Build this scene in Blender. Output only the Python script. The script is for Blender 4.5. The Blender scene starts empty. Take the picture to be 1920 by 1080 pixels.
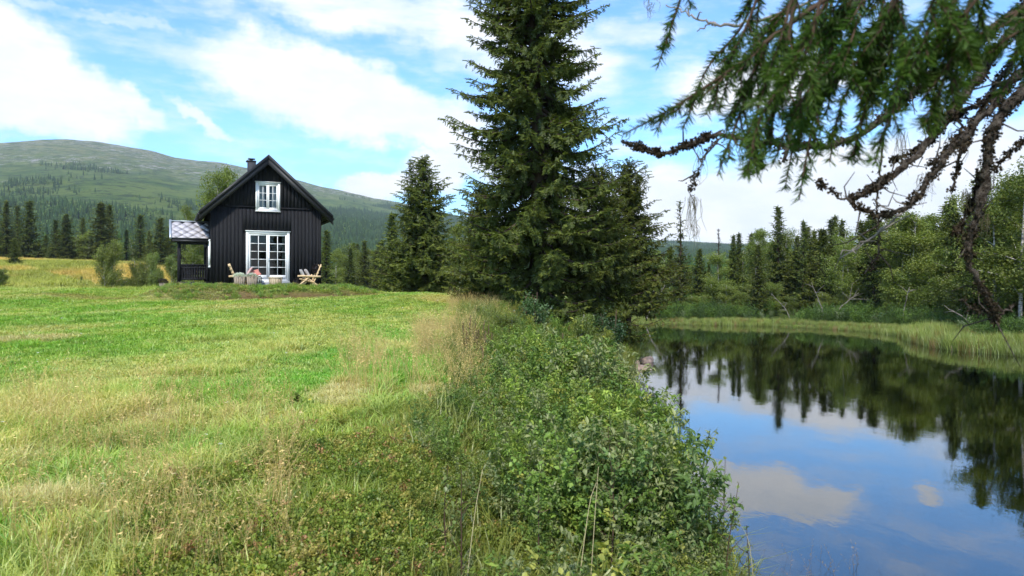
import bpy, math, random
import numpy as np
from mathutils import Vector, Matrix, Euler

# ------------------------------------------------------------------ camera, sky, sun, exposure
S = bpy.context.scene
COL = S.collection
EYE = 2.7                                   # metres above the water
FPX = 1400.0                                # focal length in pixels of a 1920 wide frame
cam = bpy.data.cameras.new('camera'); camo = bpy.data.objects.new('camera', cam); COL.objects.link(camo)
camo.location = (0, 0, EYE); camo.rotation_euler = (math.radians(90), 0, 0)
cam.sensor_width = 36; cam.lens = 36*FPX/1920; cam.clip_start = 0.05; cam.clip_end = 20000
cam.dof.use_dof = True; cam.dof.focus_distance = 24; cam.dof.aperture_fstop = 5.6
S.camera = camo
S.view_settings.view_transform = 'Standard'; S.view_settings.look = 'None'
S.view_settings.gamma = 1; S.view_settings.use_curve_mapping = False
S.view_settings.exposure = 0.77
S.render.engine = 'CYCLES'
S.cycles.use_denoising = True
S.cycles.use_adaptive_sampling = True; S.cycles.adaptive_threshold = 0.02
S.cycles.max_bounces = 6; S.cycles.diffuse_bounces = 3; S.cycles.glossy_bounces = 3
S.cycles.transmission_bounces = 4; S.cycles.transparent_max_bounces = 6; S.cycles.volume_bounces = 0
S.cycles.sample_clamp_indirect = 6
SUN_EL, SUN_AZ = 46.0, 190.0                # azimuth clockwise from +Y (view direction)
sund = bpy.data.lights.new('sun', 'SUN'); suno = bpy.data.objects.new('sun', sund); COL.objects.link(suno)
sund.energy = 2.7; sund.angle = math.radians(3.0); sund.color = (1.0, 0.95, 0.87)
_a, _e = math.radians(SUN_AZ), math.radians(SUN_EL)
sdir = Vector((math.sin(_a)*math.cos(_e), math.cos(_a)*math.cos(_e), math.sin(_e)))
suno.rotation_euler = (-sdir).to_track_quat('-Z', 'Y').to_euler(); suno.location = (-20, -20, 40)

def N(nt, t, **kw):
    n = nt.nodes.new(t)
    for k, v in kw.items():
        if k == 'inp':
            for a, b in v.items(): n.inputs[a].default_value = b
        else: setattr(n, k, v)
    return n
def LK(nt, a, b): nt.links.new(a, b)
def mth(nt, op, a, b=None, c=None, clamp=False):
    n = nt.nodes.new('ShaderNodeMath'); n.operation = op; n.use_clamp = clamp
    for i, v in enumerate((a, b, c)):
        if v is None: continue
        if isinstance(v, (int, float)): n.inputs[i].default_value = v
        else: nt.links.new(v, n.inputs[i])
    return n.outputs[0]
def mrange(nt, v, a, b, c=0.0, d=1.0, smooth=True):
    n = nt.nodes.new('ShaderNodeMapRange'); n.interpolation_type = 'SMOOTHSTEP' if smooth else 'LINEAR'
    nt.links.new(v, n.inputs[0])
    for i, x in enumerate((a, b, c, d)): n.inputs[i+1].default_value = x
    return n.outputs[0]
def mixc(nt, f, a, b, mode='MIX'):
    n = nt.nodes.new('ShaderNodeMix'); n.data_type = 'RGBA'; n.blend_type = mode
    for sock, v in ((n.inputs[0], f), (n.inputs[6], a), (n.inputs[7], b)):
        if isinstance(v, (int, float)): sock.default_value = v
        elif isinstance(v, tuple): sock.default_value = (v[0], v[1], v[2], 1)
        else: nt.links.new(v, sock)
    return n.outputs[2]
def noise(nt, vec, scale, detail=4, rough=0.55, dist=0.0, out=0):
    n = nt.nodes.new('ShaderNodeTexNoise'); n.inputs['Scale'].default_value = scale
    n.inputs['Detail'].default_value = detail; n.inputs['Roughness'].default_value = rough
    n.inputs['Distortion'].default_value = dist
    if vec is not None: nt.links.new(vec, n.inputs['Vector'])
    return n.outputs[out]

world = bpy.data.worlds.new('World'); S.world = world; world.use_nodes = True
wt = world.node_tree; wt.nodes.clear()
sky = N(wt, 'ShaderNodeTexSky', sky_type='NISHITA', sun_disc=False, sun_elevation=_e, sun_rotation=_a,
        altitude=500, air_density=1.0, dust_density=0.6, ozone_density=2.0)
gen = N(wt, 'ShaderNodeTexCoord').outputs['Generated']
sep = N(wt, 'ShaderNodeSeparateXYZ'); LK(wt, gen, sep.inputs[0])
az = mth(wt, 'ARCTAN2', sep.outputs[0], sep.outputs[1]); el = mth(wt, 'ARCSINE', sep.outputs[2])
comb = N(wt, 'ShaderNodeCombineXYZ'); LK(wt, az, comb.inputs[0]); LK(wt, el, comb.inputs[1])
def stretch(v, s, rot=(0, 0, 0)):
    m = N(wt, 'ShaderNodeMapping'); m.inputs['Scale'].default_value = s; m.inputs['Rotation'].default_value = rot
    LK(wt, v, m.inputs[0]); return m.outputs[0]
def vadd(a, b, s):
    q = N(wt, 'ShaderNodeVectorMath', operation='SUBTRACT'); LK(wt, b, q.inputs[0]); q.inputs[1].default_value = (.5, .5, .5)
    m = N(wt, 'ShaderNodeVectorMath', operation='MULTIPLY_ADD'); LK(wt, q.outputs[0], m.inputs[0]); m.inputs[1].default_value = (s, s, 0)
    LK(wt, a, m.inputs[2]); return m.outputs[0]
wn = noise(wt, gen, 5, 7, 0.6, 0, 1)
warp = vadd(comb.outputs[0], wn, 0.13)
wn2 = noise(wt, gen, 26, 5, 0.6, 0, 1)
warp = vadd(warp, wn2, 0.03)
def sky_pt(px, py):
    x, y, z = (px-960)/FPX, 1.0, (540-py)/FPX
    return math.atan2(x, y), math.atan2(z, math.hypot(x, y))
# clouds: (x, y, half width, half height, tilt in degrees, thickness)
CL = [(70, 178, 140, 60, -12, 1.0), (0, 95, 80, 66, 0, 1.0), (215, 195, 80, 30, -14, .8),
      (640, 190, 330, 70, -15, 1.15), (820, 270, 190, 45, -20, 1.0), (720, 36, 380, 56, -5, .78),
      (1000, 110, 220, 80, -12, .75), (1180, 70, 160, 40, 10, .5), (370, 215, 80, 14, -26, .75),
      (690, 352, 120, 30, 2, 1.1), (820, 335, 90, 34, 4, 1.0), (600, 345, 60, 16, -4, .7),
      (1500, 380, 520, 95, -2, 1.25), (1150, 420, 250, 90, 0, 1.0), (1880, 320, 260, 90, 0, 1.0),
      (1420, 148, 175, 42, -4, 1.1), (1560, 165, 60, 16, -14, .8), (1722, 197, 24, 16, 30, .95),
      (1160, 250, 60, 30, 0, .5), (120, 255, 190, 12, -3, .45), (170, 20, 220, 16, 3, .5), (350, 95, 170, 20, -6, .4)]
cov = None
for (px, py, rx, ry, tilt, amt) in CL:
    a0, e0 = sky_pt(px, py)
    m = N(wt, 'ShaderNodeMapping', vector_type='TEXTURE')
    m.inputs['Location'].default_value = (a0, e0, 0); m.inputs['Rotation'].default_value = (0, 0, math.radians(tilt))
    m.inputs['Scale'].default_value = (rx/FPX, ry/FPX, 1)
    LK(wt, warp, m.inputs[0])
    ln = N(wt, 'ShaderNodeVectorMath', operation='LENGTH'); LK(wt, m.outputs[0], ln.inputs[0])
    v = mrange(wt, ln.outputs['Value'], 0.35, 1.5, amt, 0.0)
    cov = v if cov is None else mth(wt, 'MAXIMUM', cov, v)
# beyond the part of the sky seen, the same broken cloud goes on
away = mrange(wt, mth(wt, 'ABSOLUTE', az), 0.66, 0.95)
high = mrange(wt, el, 0.42, 0.62)
gcl = mrange(wt, noise(wt, stretch(gen, (1, 1, 2.2)), 3.0, 6, 0.55), 0.40, 0.66)
cov = mth(wt, 'MAXIMUM', cov, mth(wt, 'MULTIPLY', gcl, mth(wt, 'MAXIMUM', away, high)))
fine = noise(wt, stretch(comb.outputs[0], (7, 26, 1), (0, 0, 0.22)), 1.6, 8, 0.62)
covn = mth(wt, 'ADD', cov, mth(wt, 'MULTIPLY', mth(wt, 'SUBTRACT', fine, 0.5), 1.05))
dens = mrange(wt, covn, 0.16, 0.95)
thin = mth(wt, 'MULTIPLY', mrange(wt, fine, 0.40, 0.78), 0.55)
dens = mth(wt, 'MAXIMUM', dens, thin)
shade = noise(wt, stretch(comb.outputs[0], (4, 9, 1)), 2.2, 5, 0.6)
cloudc = mixc(wt, mrange(wt, shade, 0.3, 0.72), (6.2, 6.7, 7.4), (7.6, 7.7, 7.8))
skyc = mixc(wt, 1.0, sky.outputs[0], (1.00, 1.50, 1.92), 'MULTIPLY')
skymix = mixc(wt, dens, skyc, cloudc)
bg = N(wt, 'ShaderNodeBackground'); bg.inputs[1].default_value = 0.098
LK(wt, skymix, bg.inputs[0])
wo = N(wt, 'ShaderNodeOutputWorld'); LK(wt, bg.outputs[0], wo.inputs[0])
world.cycles.sampling_method = 'MANUAL'; world.cycles.sample_map_resolution = 512

rng = np.random.default_rng(7); random.seed(7)

# ------------------------------------------------------------------ mesh helpers
class Geo:
    def __init__(s): s.V = []; s.F = []; s.n = 0; s.var = []
    def add(s, V, F, var=0.5):
        V = np.asarray(V, float); 
        if not len(V): return
        if isinstance(F, np.ndarray): F = [F]
        else:
            by = {}
            for f in F: by.setdefault(len(f), []).append(f)
            F = [np.array(v) for v in by.values()]
        for f in F: s.F.append(f + s.n)
        s.V.append(V); s.n += len(V)
        s.var.append(np.broadcast_to(np.asarray(var, float), (len(V),)))
    def mesh(s, name, mat, smooth=False):
        me = bpy.data.meshes.new(name)
        V = np.concatenate(s.V); lt = np.concatenate([np.full(len(f), f.shape[1], np.int32) for f in s.F])
        li = np.concatenate([f.ravel() for f in s.F]).astype(np.int32)
        me.vertices.add(len(V)); me.vertices.foreach_set('co', V.astype(np.float32).ravel())
        me.loops.add(len(li)); me.loops.foreach_set('vertex_index', li)
        me.polygons.add(len(lt))
        me.polygons.foreach_set('loop_start', np.concatenate([[0], np.cumsum(lt)[:-1]]).astype(np.int32))
        if smooth: me.polygons.foreach_set('use_smooth', np.ones(len(lt), bool))
        at = me.attributes.new('var', 'FLOAT', 'POINT'); at.data.foreach_set('value', np.concatenate(s.var).astype(np.float32))
        me.update(calc_edges=True); me.validate()
        if mat: me.materials.append(mat)
        return me
    def obj(s, name, mat, parent=None, smooth=False, loc=None):
        return link(name, s.mesh(name, mat, smooth), parent, loc)
def link(name, data, parent=None, loc=None):
    o = bpy.data.objects.new(name, data); COL.objects.link(o)
    if parent is not None: o.parent = parent
    if loc is not None: o.location = loc
    return o
def thing(name, label, cat, loc=(0, 0, 0), rz=0.0, group=None):
    o = link(name, None, None, loc); o.rotation_euler = (0, 0, rz); o.empty_display_size = .2
    return tag(o, label, cat, group)
def tag(o, label, cat, group=None):
    o['label'] = label; o['category'] = cat
    if group: o['group'] = group
    return o
def kind(o, k, label=None):
    o['kind'] = k
    if label: o['label'] = label
    return o
def copy_tree(o, parent=None):
    c = o.copy(); COL.objects.link(c)
    if parent is not None: c.parent = parent
    for ch in o.children: copy_tree(ch, c)
    return c
BOXF = np.array([[0, 3, 2, 1], [4, 5, 6, 7], [0, 1, 5, 4], [1, 2, 6, 5], [2, 3, 7, 6], [3, 0, 4, 7]])
def box(g, x0, x1, y0, y1, z0, z1, var=.5):
    g.add([[x0, y0, z0], [x1, y0, z0], [x1, y1, z0], [x0, y1, z0], [x0, y0, z1], [x1, y0, z1], [x1, y1, z1], [x0, y1, z1]], BOXF, var)
def prism(g, poly, y0, y1, var=.5):
    """polygon in x,z extruded from y0 to y1"""
    n = len(poly); V = [[x, y0, z] for x, z in poly] + [[x, y1, z] for x, z in poly]
    F = [list(range(n)), list(range(2*n-1, n-1, -1))] + [[(i+1) % n, i, i+n, (i+1) % n+n] for i in range(n)]
    g.add(V, F, var)
def tube(g, P, R, k=6, var=.5, caps=True):
    P = np.asarray(P, float); n = len(P); R = np.broadcast_to(np.asarray(R, float), (n,))
    T = np.gradient(P, axis=0); T /= np.linalg.norm(T, axis=1)[:, None] + 1e-9
    up = np.array([0, 0, 1.0]) if abs(T[0][2]) < .9 else np.array([1.0, 0, 0])
    A = np.zeros_like(P); a = np.cross(T[0], up); a /= np.linalg.norm(a)
    for i in range(n):
        a = a - T[i]*a.dot(T[i]); a /= np.linalg.norm(a)+1e-9; A[i] = a
    B = np.cross(T, A); th = np.arange(k)/k*2*math.pi
    V = P[:, None] + R[:, None, None]*(np.cos(th)[None, :, None]*A[:, None] + np.sin(th)[None, :, None]*B[:, None])
    i = np.arange(n-1)[:, None]*k; j = np.arange(k)[None]; j2 = (j+1) % k
    F = np.stack([i+j, i+j2, i+k+j2, i+k+j], -1).reshape(-1, 4)
    FF = [F]
    V = V.reshape(-1, 3)
    if caps: FF += [np.arange(k)[::-1][None].copy(), (np.arange(k)+(n-1)*k)[None]]
    s0 = g.n
    for f in FF: g.F.append(f + s0)
    g.V.append(V); g.n += len(V); g.var.append(np.broadcast_to(np.asarray(var, float), (len(V),)))
def curve(pts, n):
    """smooth Catmull-Rom line through pts"""
    p = np.asarray(pts, float); p = np.vstack([2*p[0]-p[1], p, 2*p[-1]-p[-2]]); out = []
    m = len(p)-3
    for q in np.linspace(0, m-1e-6, n):
        i = int(q); t = q-i; a, b, c, d = p[i:i+4]
        out.append(.5*((2*b)+(c-a)*t+(2*a-5*b+4*c-d)*t*t+(3*b-a-3*c+d)*t**3))
    return np.array(out)
def frames(D, roll=None):
    """matrices whose first axis is D"""
    D = np.asarray(D, float); D = D/(np.linalg.norm(D, axis=1)[:, None]+1e-9)
    up = np.tile([0, 0, 1.0], (len(D), 1)); up[np.abs(D[:, 2]) > .97] = [1, 0, 0]
    B = np.cross(up, D); B /= np.linalg.norm(B, axis=1)[:, None]+1e-9; C = np.cross(D, B)
    if roll is not None:
        c, s = np.cos(roll)[:, None], np.sin(roll)[:, None]; B, C = B*c+C*s, C*c-B*s
    return np.stack([D, B, C], -1)
def stamp(g, tv, tf, M, P, sc, var):
    n = len(P)
    if n == 0: return
    V = np.einsum('nij,kj->nki', M, tv)*np.asarray(sc).reshape(-1, 1, 1) + np.asarray(P)[:, None]
    F = tf[None] + (np.arange(n)*len(tv))[:, None, None]
    g.add(V.reshape(-1, 3), F.reshape(-1, tf.shape[1]), np.repeat(var, len(tv)))
def at(px, D, z=None):
    return np.array([(px-960)/FPX*D, D, 0 if z is None else z])
def P3(px, py, D):
    return np.array([(px-960)/FPX*D, D, EYE+(540-py)/FPX*D])

# ------------------------------------------------------------------ value noise for terrain and colour patches
_tab = np.random.default_rng(3).random((256, 256))
def vnoise(x, y):
    xi = np.floor(x).astype(int); yi = np.floor(y).astype(int); fx = x-xi; fy = y-yi
    fx = fx*fx*(3-2*fx); fy = fy*fy*(3-2*fy)
    a = _tab[xi % 256, yi % 256]; b = _tab[(xi+1) % 256, yi % 256]; c = _tab[xi % 256, (yi+1) % 256]; d = _tab[(xi+1) % 256, (yi+1) % 256]
    return (a*(1-fx)+b*fx)*(1-fy)+(c*(1-fx)+d*fx)*fy
def fbm(x, y, o=4):
    v = 0; a = .5; t = 0
    for i in range(o):
        v = v+a*vnoise(x+17.3*i, y-9.1*i); t += a; x = x*2.03; y = y*2.03; a *= .52
    return v/t
def sst(a, b, x):
    t = np.clip((x-a)/(b-a), 0, 1); return t*t*(3-2*t)

# ------------------------------------------------------------------ terrain
RIV = np.array([(5.2, -34), (5.0, -8), (4.4, -1), (3.6, 1.3), (1.55, 2.6), (1.42, 3.8), (1.80, 5.6), (1.86, 7.2), (1.86, 12), (2.6, 18), (3.2, 21), (3.75, 24), (4.9, 29), (6.0, 36), (6.6, 44), (4.5, 51), (-2, 56),
                (-16, 60), (-34, 63), (-30, 66.5), (-12, 66), (0, 63), (8.7, 57.5), (13, 55.5), (18.4, 53.5), (21.5, 49), (22.6, 45), (22.2, 41), (20.6, 37), (19.6, 33.2),
                (20.3, 30.0), (22.6, 27), (23.4, 20), (24, 0), (26, -34)])
def seg_dist(x, y, poly, closed=True):
    d = np.full(x.shape, 1e9); n = len(poly)
    for i in range(n if closed else n-1):
        a = poly[i]; b = poly[(i+1) % n]; e = b-a
        t = np.clip(((x-a[0])*e[0]+(y-a[1])*e[1])/e.dot(e), 0, 1)
        d = np.minimum(d, np.hypot(x-a[0]-t*e[0], y-a[1]-t*e[1]))
    return d
def inside(x, y, poly):
    c = np.zeros(x.shape, bool); n = len(poly)
    for i in range(n):
        (x1, y1), (x2, y2) = poly[i], poly[(i+1) % n]
        k = ((y1 > y) != (y2 > y)) & (x < (x2-x1)*(y-y1)/((y2-y1) if y2 != y1 else 1e-9)+x1); c ^= k
    return c
RLEFT = RIV[:19]
HA = np.array([-13.27, 33.0]); HTH = math.radians(25.0)     # front left corner and turn of the cabin
HC, HS = math.cos(HTH), math.sin(HTH)
def house_uv(x, y):
    dx, dy = x-HA[0], y-HA[1]; return dx*HC+dy*HS, -dx*HS+dy*HC
def house_xy(u, v): return HA[0]+u*HC-v*HS, HA[1]+u*HS+v*HC
_rp = [(-1400, 330), (-700, 300), (-300, 285), (-100, 272), (0, 269), (40, 267), (80, 264), (130, 264), (180, 268), (230, 277), (290, 286), (330, 297), (420, 306), (520, 325),
       (600, 348), (650, 357), (700, 369), (745, 376), (820, 394), (900, 410), (1000, 426), (1130, 441), (1240, 449), (1300, 452), (1390, 457), (1500, 459), (1700, 462), (1920, 462), (2500, 450), (4000, 440)]
_raz = np.array([math.atan2(p-960, FPX) for p, q in _rp]); _rel = np.array([(540-q)/FPX*math.cos(math.atan2(p-960, FPX)) for p, q in _rp])
def ridge(azv): return np.interp(azv, _raz, _rel)
RR = 2600.0
def height(x, y):
    x = np.asarray(x, float); y = np.asarray(y, float)
    r = np.hypot(x, y); a = np.arctan2(x, y)
    dS = seg_dist(x, y, RIV); ins = inside(x, y, RIV)
    dL = seg_dist(x, y, RLEFT, False); left = dL < dS+1e-6
    # near field on the cabin's side
    f = np.interp(y, [-40, 0, 4, 33, 36, 44, 60], [1.0, 1.1, 1.2, 2.30, 2.32, 2.15, 2.3])
    f = f + .28*sst(-15.5, -20, x)*sst(15, 33, y)*(1-sst(38, 60, y)) + .10*sst(-8, -5, x)*sst(24, 34, y) - .25*sst(-4, -.5, x)*sst(22, 36, y)
    f = f + .10*(fbm(x*.35, y*.35, 3)-.5)*sst(2, 10, r) + .05*(fbm(x*1.7+9, y*1.7, 3)-.5)
    u, v = house_uv(x, y)
    pl = sst(-3.4, -1.4, u)*(1-sst(5.6, 7.6, u+.5*(fbm(v*.8, u*.8, 2)-.5)))*sst(-3.3, -1.7, v+.7*(fbm(u*.9, v*.5, 3)-.5)-.25*sst(2.5, 0, u))*(1-sst(8, 11, v))
    plz = 2.74+.10*np.exp(-((v+1.35)/.5)**2)*(fbm(u*1.3+4, v*1.3, 3)-.25)
    f = f*(1-pl)+plz*pl
    mead = np.interp(x/np.maximum(y, 1), [-.72, -.5, -.38, -.27, -.16], [7.9, 6.9, 4.2, 2.4, 1.9])
    f2 = 2.25+(mead-2.25)*sst(42, 140, y)+.5*(fbm(x*.05, y*.05, 3)-.5)*sst(45, 80, y)
    f = np.where(y > 50, f2, np.where(y > 42, f*(1-sst(42, 50, y))+f2*sst(42, 50, y), f))
    # other bank
    g = .12+.25*sst(1.5, 5, dS)+.9*sst(4, 18, dS)+.8*sst(15, 60, dS)+.3*(fbm(x*.3, y*.3, 3)-.5)*sst(3, 8, dS)
    profL = .28*sst(0, .25, dS)+.30*dS+.03*dS**2
    base = np.where(left, np.minimum(f, profL), np.minimum(g, .1+dS*1.0))
    blend = sst(70, 110, y)
    far = np.interp(x/np.maximum(y, 1), [-.3, .1, .7], [1.9, 1.7, 1.8]); far = np.where(x/np.maximum(y, 1) < -.15, f2, far)
    base = np.where(y > 66, base*(1-blend)+far*blend, base)
    base = np.where(ins, -np.minimum(1.6, .28*dS+.04), base)
    # hills and mountain
    t = np.clip((r-330)/(RR-330), 0, 1.0); e = ridge(a)
    nz = (fbm(x*.0035+5, y*.0035, 6)-.5); nb = fbm(x*.0011, y*.0011+3, 3)-.5
    mt = e*RR*(t**1.22*(1+.30*nb*(1-t)) )*(1-sst(RR, RR+900, r)*.25) + nz*42*sst(0, .35, t)*(1-.65*sst(.65, .95, t))*np.minimum(1, e/.12) + 3.5*(fbm(x*.02, y*.02, 4)-.5)*sst(0, .2, t)
    mt = np.where(np.cos(a) > 0, mt, 0)*sst(-.1, .15, np.cos(a))
    return base+mt
_hx = np.linspace(-70, 70, 3)

def ground_hit(px, py):
    ds = np.concatenate([np.linspace(1.5, 40, 1200), np.linspace(40, 300, 1500)])
    X = (px-960)/FPX*ds; Z = EYE+(540-py)/FPX*ds; h = height(X, ds)
    k = np.argmax(np.maximum(h, 0) >= Z); return np.array([X[k], ds[k], h[k]])

# colour patches of the meadow: (px, py, along x m, along y m, turn, colour, strength)
GREEN = (.115, .195, .024); PALE = (.26, .265, .09); STRAW = (.42, .36, .17); BROWN = (.20, .12, .062); SOIL = (.10, .052, .028)
OLIVE = (.12, .135, .03); RUST = (.24, .12, .04); TAN = (.40, .28, .12); MOSS = (.095, .115, .02); LUSH = (.105, .205, .028)
PATCH = [(560, 705, 3.2, 1.3, .10, LUSH, .9), (690, 672, 1.9, 2.2, .3, LUSH, .95), (430, 750, 1.8, .9, .1, GREEN, .85), (790, 630, 1.3, 3.4, .3, LUSH, .85), (250, 640, 2.4, 1.2, .2, GREEN, .7), (130, 600, 3, 2.2, .2, GREEN, .7), (760, 690, 1.0, 1.6, .2, LUSH, .85),
         (655, 742, .36, .8, .2, STRAW, 1.), (822, 752, .34, .75, 0, STRAW, .95), (738, 745, .25, .6, .1, LUSH, .9), (815, 622, .45, 1.3, .2, STRAW, .9), (740, 655, .4, 1.0, .1, STRAW, .5), (700, 790, .6, .35, 0, GREEN, .6),
         (380, 690, .7, 1.6, .75, PALE, .8), (610, 620, 1.0, 3.0, .35, PALE, .8), (420, 600, 1.2, 2.6, .6, PALE, .8), (200, 690, .6, 1.8, .8, PALE, .8), (480, 575, 1.6, 1.2, .2, (.30, .25, .12), .7), (735, 600, .5, 2.5, .2, PALE, .7), (90, 615, .7, 1.5, .6, (.28, .23, .11), .7), (560, 655, .4, 1.2, .5, (.32, .27, .13), .6), (60, 637, .8, .7, .5, (.33, .25, .15), .95), (60, 965, .5, .2, .2, (.36, .28, .17), .9), (40, 882, .35, .15, .2, (.33, .26, .17), .7), (720, 862, .5, .22, .1, RUST, .9), (600, 868, .4, .2, .1, (.22, .15, .08), .6),
         (850, 562, 2.0, 2.5, .1, TAN, .9), (450, 650, 2.2, 1.6, .5, PALE, .85), (530, 600, 2.6, 2.4, .4, (.27, .25, .085), .8), (300, 700, 2.5, .8, .4, PALE, .6), (250, 600, 4, 2, .1, GREEN, .75), (120, 660, 2.5, 1.0, .1, GREEN, .75), (40, 575, 3, 2, 0, GREEN, .6),
         (170, 560, 2.4, .9, .1, (.25, .17, .09), .6), (100, 780, 1.2, .7, .1, STRAW, .35), (330, 800, 1.0, .5, .1, STRAW, .35), (200, 720, .8, 1.2, .4, STRAW, .3), (180, 850, 1.0, .4, .3, (.12, .16, .03), .7), (330, 930, .6, .5, .3, (.12, .17, .03), .7), (120, 1030, .7, .4, .3, (.11, .17, .03), .7), (350, 545, 2.0, 1.0, 0, (.25, .17, .10), .5), (640, 570, 2, 2, 0, GREEN, .5),
         (560, 960, 1.1, .8, 0, MOSS, .95), (650, 900, 1.2, .8, 0, OLIVE, .85), (720, 1020, 1.2, .8, 0, MOSS, 1.), (400, 1040, .9, .5, 0, MOSS, .8), (860, 830, .8, 1.0, 0, OLIVE, .9), (350, 905, .5, .3, 0, OLIVE, .6)]
PATCHW = [(ground_hit(p[0], p[1]), p[2], p[3], p[4], np.array(p[5]), p[6]) for p in PATCH]
XE = ([-10, 0, 3.8, 5, 7, 9, 12, 18, 25, 35, 60], [1.0, .2, -.6, -.75, -.95, -.7, -1.0, -1.35, -1.7, -2.0, -3.0])
def xshore(y): return np.interp(y, RIV[5:16, 1], RIV[5:16, 0])
def gcolor(x, y):
    x = np.asarray(x, float); y = np.asarray(y, float); n = x.size
    w = (fbm(x*.5+31, y*.32, 5)-.5)*1.1; w2 = fbm(x*2.1, y*1.3+7, 4)
    c = np.array((.175, .215, .042))[None]*(1-w2[:, None]*.0)+np.zeros((n, 3))
    xr = x*.93-y*.36; yr = x*.36+y*.93
    m = sst(.44, .64, fbm(xr*.75+3, yr*.16, 5))[:, None]; c = c*(1-m)+np.array(PALE)*m
    m = sst(.50, .66, fbm(xr*.9+50, yr*.22+8, 5))[:, None]*.8; c = c*(1-m)+np.array(GREEN)*m
    for (p, rx, ry, t, col, s) in PATCHW:
        dx, dy = x-p[0], y-p[1]; a = dx*math.cos(t)+dy*math.sin(t); b = -dx*math.sin(t)+dy*math.cos(t)
        q = np.sqrt((a/rx)**2+(b/ry)**2)+w*1.0+(w2-.5)*.5
        k = (sst(1.35, .55, q)*s)[:, None]; c = c*(1-k)+col*k
    # straw showing in the unmown left foreground
    k = (sst(9.5, 7.5, y)*sst(.46, .6, fbm(x*1.6, y*1.6+40, 4))*.4*sst(1.0, -.6, x-np.interp(y, *XE)+1.2))[:, None]; c = c*(1-k)+np.array((.36, .33, .13))*k
    # meadow behind the cabin
    k = (sst(40, 55, y)*sst(2, -4, x))[:, None]; mc = np.array((.20, .205, .045)); tn = sst(.42, .62, fbm(x*.06, y*.05+4, 4))[:, None]
    mc = mc*(1-tn)+np.array((.36, .26, .085))*tn; c = c*(1-k)+mc*k
    k = sst(115, 140, y)[:, None]*.7; c = c*(1-k)+np.array((.42, .30, .11))*k
    # bank soil, turf mound of the cabin, other shore
    u, v = house_uv(x, y)
    k = (sst(-3.9, -3.2, v+.8*(w2-.5))*sst(-2.2, -2.75, v+.8*(w2-.5))*sst(-.6, .5, u)*sst(7.6, 6.2, u))[:, None]*.85; c = c*(1-k)+np.array((.15, .085, .045))*k
    dS = seg_dist(x, y, RIV); dL = seg_dist(x, y, RLEFT, False); left = dL < dS+1e-6
    k = (sst(.9, .15, dS)*left)[:, None]; c = c*(1-k)+np.array((.05, .032, .018))*k
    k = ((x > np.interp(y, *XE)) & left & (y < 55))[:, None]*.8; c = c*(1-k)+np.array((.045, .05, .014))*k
    k = ((~left)*sst(.3, 2.0, dS)*sst(90, 75, y))[:, None]; c = c*(1-k)+np.array((.06, .085, .02))*k
    k = (inside(x, y, RIV))[:, None]*1.0; c = c*(1-k)+np.array((.045, .028, .018))*k
    ff = (sst(.5, .6, fbm(x*.05, y*.05, 3))*sst(72, 90, y)*sst(-5, 10, x))[:, None]; c = c*(1-ff)+np.array((.30, .26, .05))*ff
    k = sst(160, 220, np.hypot(x, y))[:, None]; c = c*(1-k)+np.array((.08, .105, .03))*k
    return np.clip(c*(0.98+.26*w2[:, None]), 0, 1)

def mat_new(name):
    m = bpy.data.materials.new(name); m.use_nodes = True; nt = m.node_tree; nt.nodes.clear()
    out = N(nt, 'ShaderNodeOutputMaterial'); return m, nt, out
def pbr(name, col, rough=.8, spec=.25, noise_scale=None, amt=.25, bump=0, col2=None, stretchv=None, metal=0, bscale=None, varmix=None):
    m, nt, out = mat_new(name); b = N(nt, 'ShaderNodeBsdfPrincipled')
    b.inputs['Roughness'].default_value = rough; b.inputs['Specular IOR Level'].default_value = spec; b.inputs['Metallic'].default_value = metal
    tc = N(nt, 'ShaderNodeTexCoord').outputs['Object']; src = tc
    if stretchv:
        mp = N(nt, 'ShaderNodeMapping'); mp.inputs['Scale'].default_value = stretchv; LK(nt, tc, mp.inputs[0]); src = mp.outputs[0]
    c = None
    if noise_scale:
        nn = noise(nt, src, noise_scale, 5, .6); f = mrange(nt, nn, .3, .7)
        c2 = col2 or tuple(x*(1-amt) for x in col); c = mixc(nt, f, tuple(col), tuple(c2))
    if varmix:
        a = N(nt, 'ShaderNodeAttribute', attribute_name='var'); c = mixc(nt, a.outputs['Fac'], c if c is not None else tuple(col), tuple(varmix))
    oi = N(nt, 'ShaderNodeObjectInfo'); rr = mrange(nt, oi.outputs['Random'], 0, 1, .88, 1.1, False)
    hsv = N(nt, 'ShaderNodeHueSaturation'); LK(nt, rr, hsv.inputs['Value'])
    if c is not None: LK(nt, c, hsv.inputs['Color'])
    else: hsv.inputs['Color'].default_value = (*col, 1)
    LK(nt, hsv.outputs[0], b.inputs['Base Color'])
    if bump:
        bp = N(nt, 'ShaderNodeBump'); bp.inputs['Strength'].default_value = bump; bp.inputs['Distance'].default_value = .02
        LK(nt, noise(nt, src, bscale or (noise_scale or 20)*1.7, 6, .65), bp.inputs['Height']); LK(nt, bp.outputs[0], b.inputs['Normal'])
    LK(nt, b.outputs[0], out.inputs[0]); return m
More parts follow.
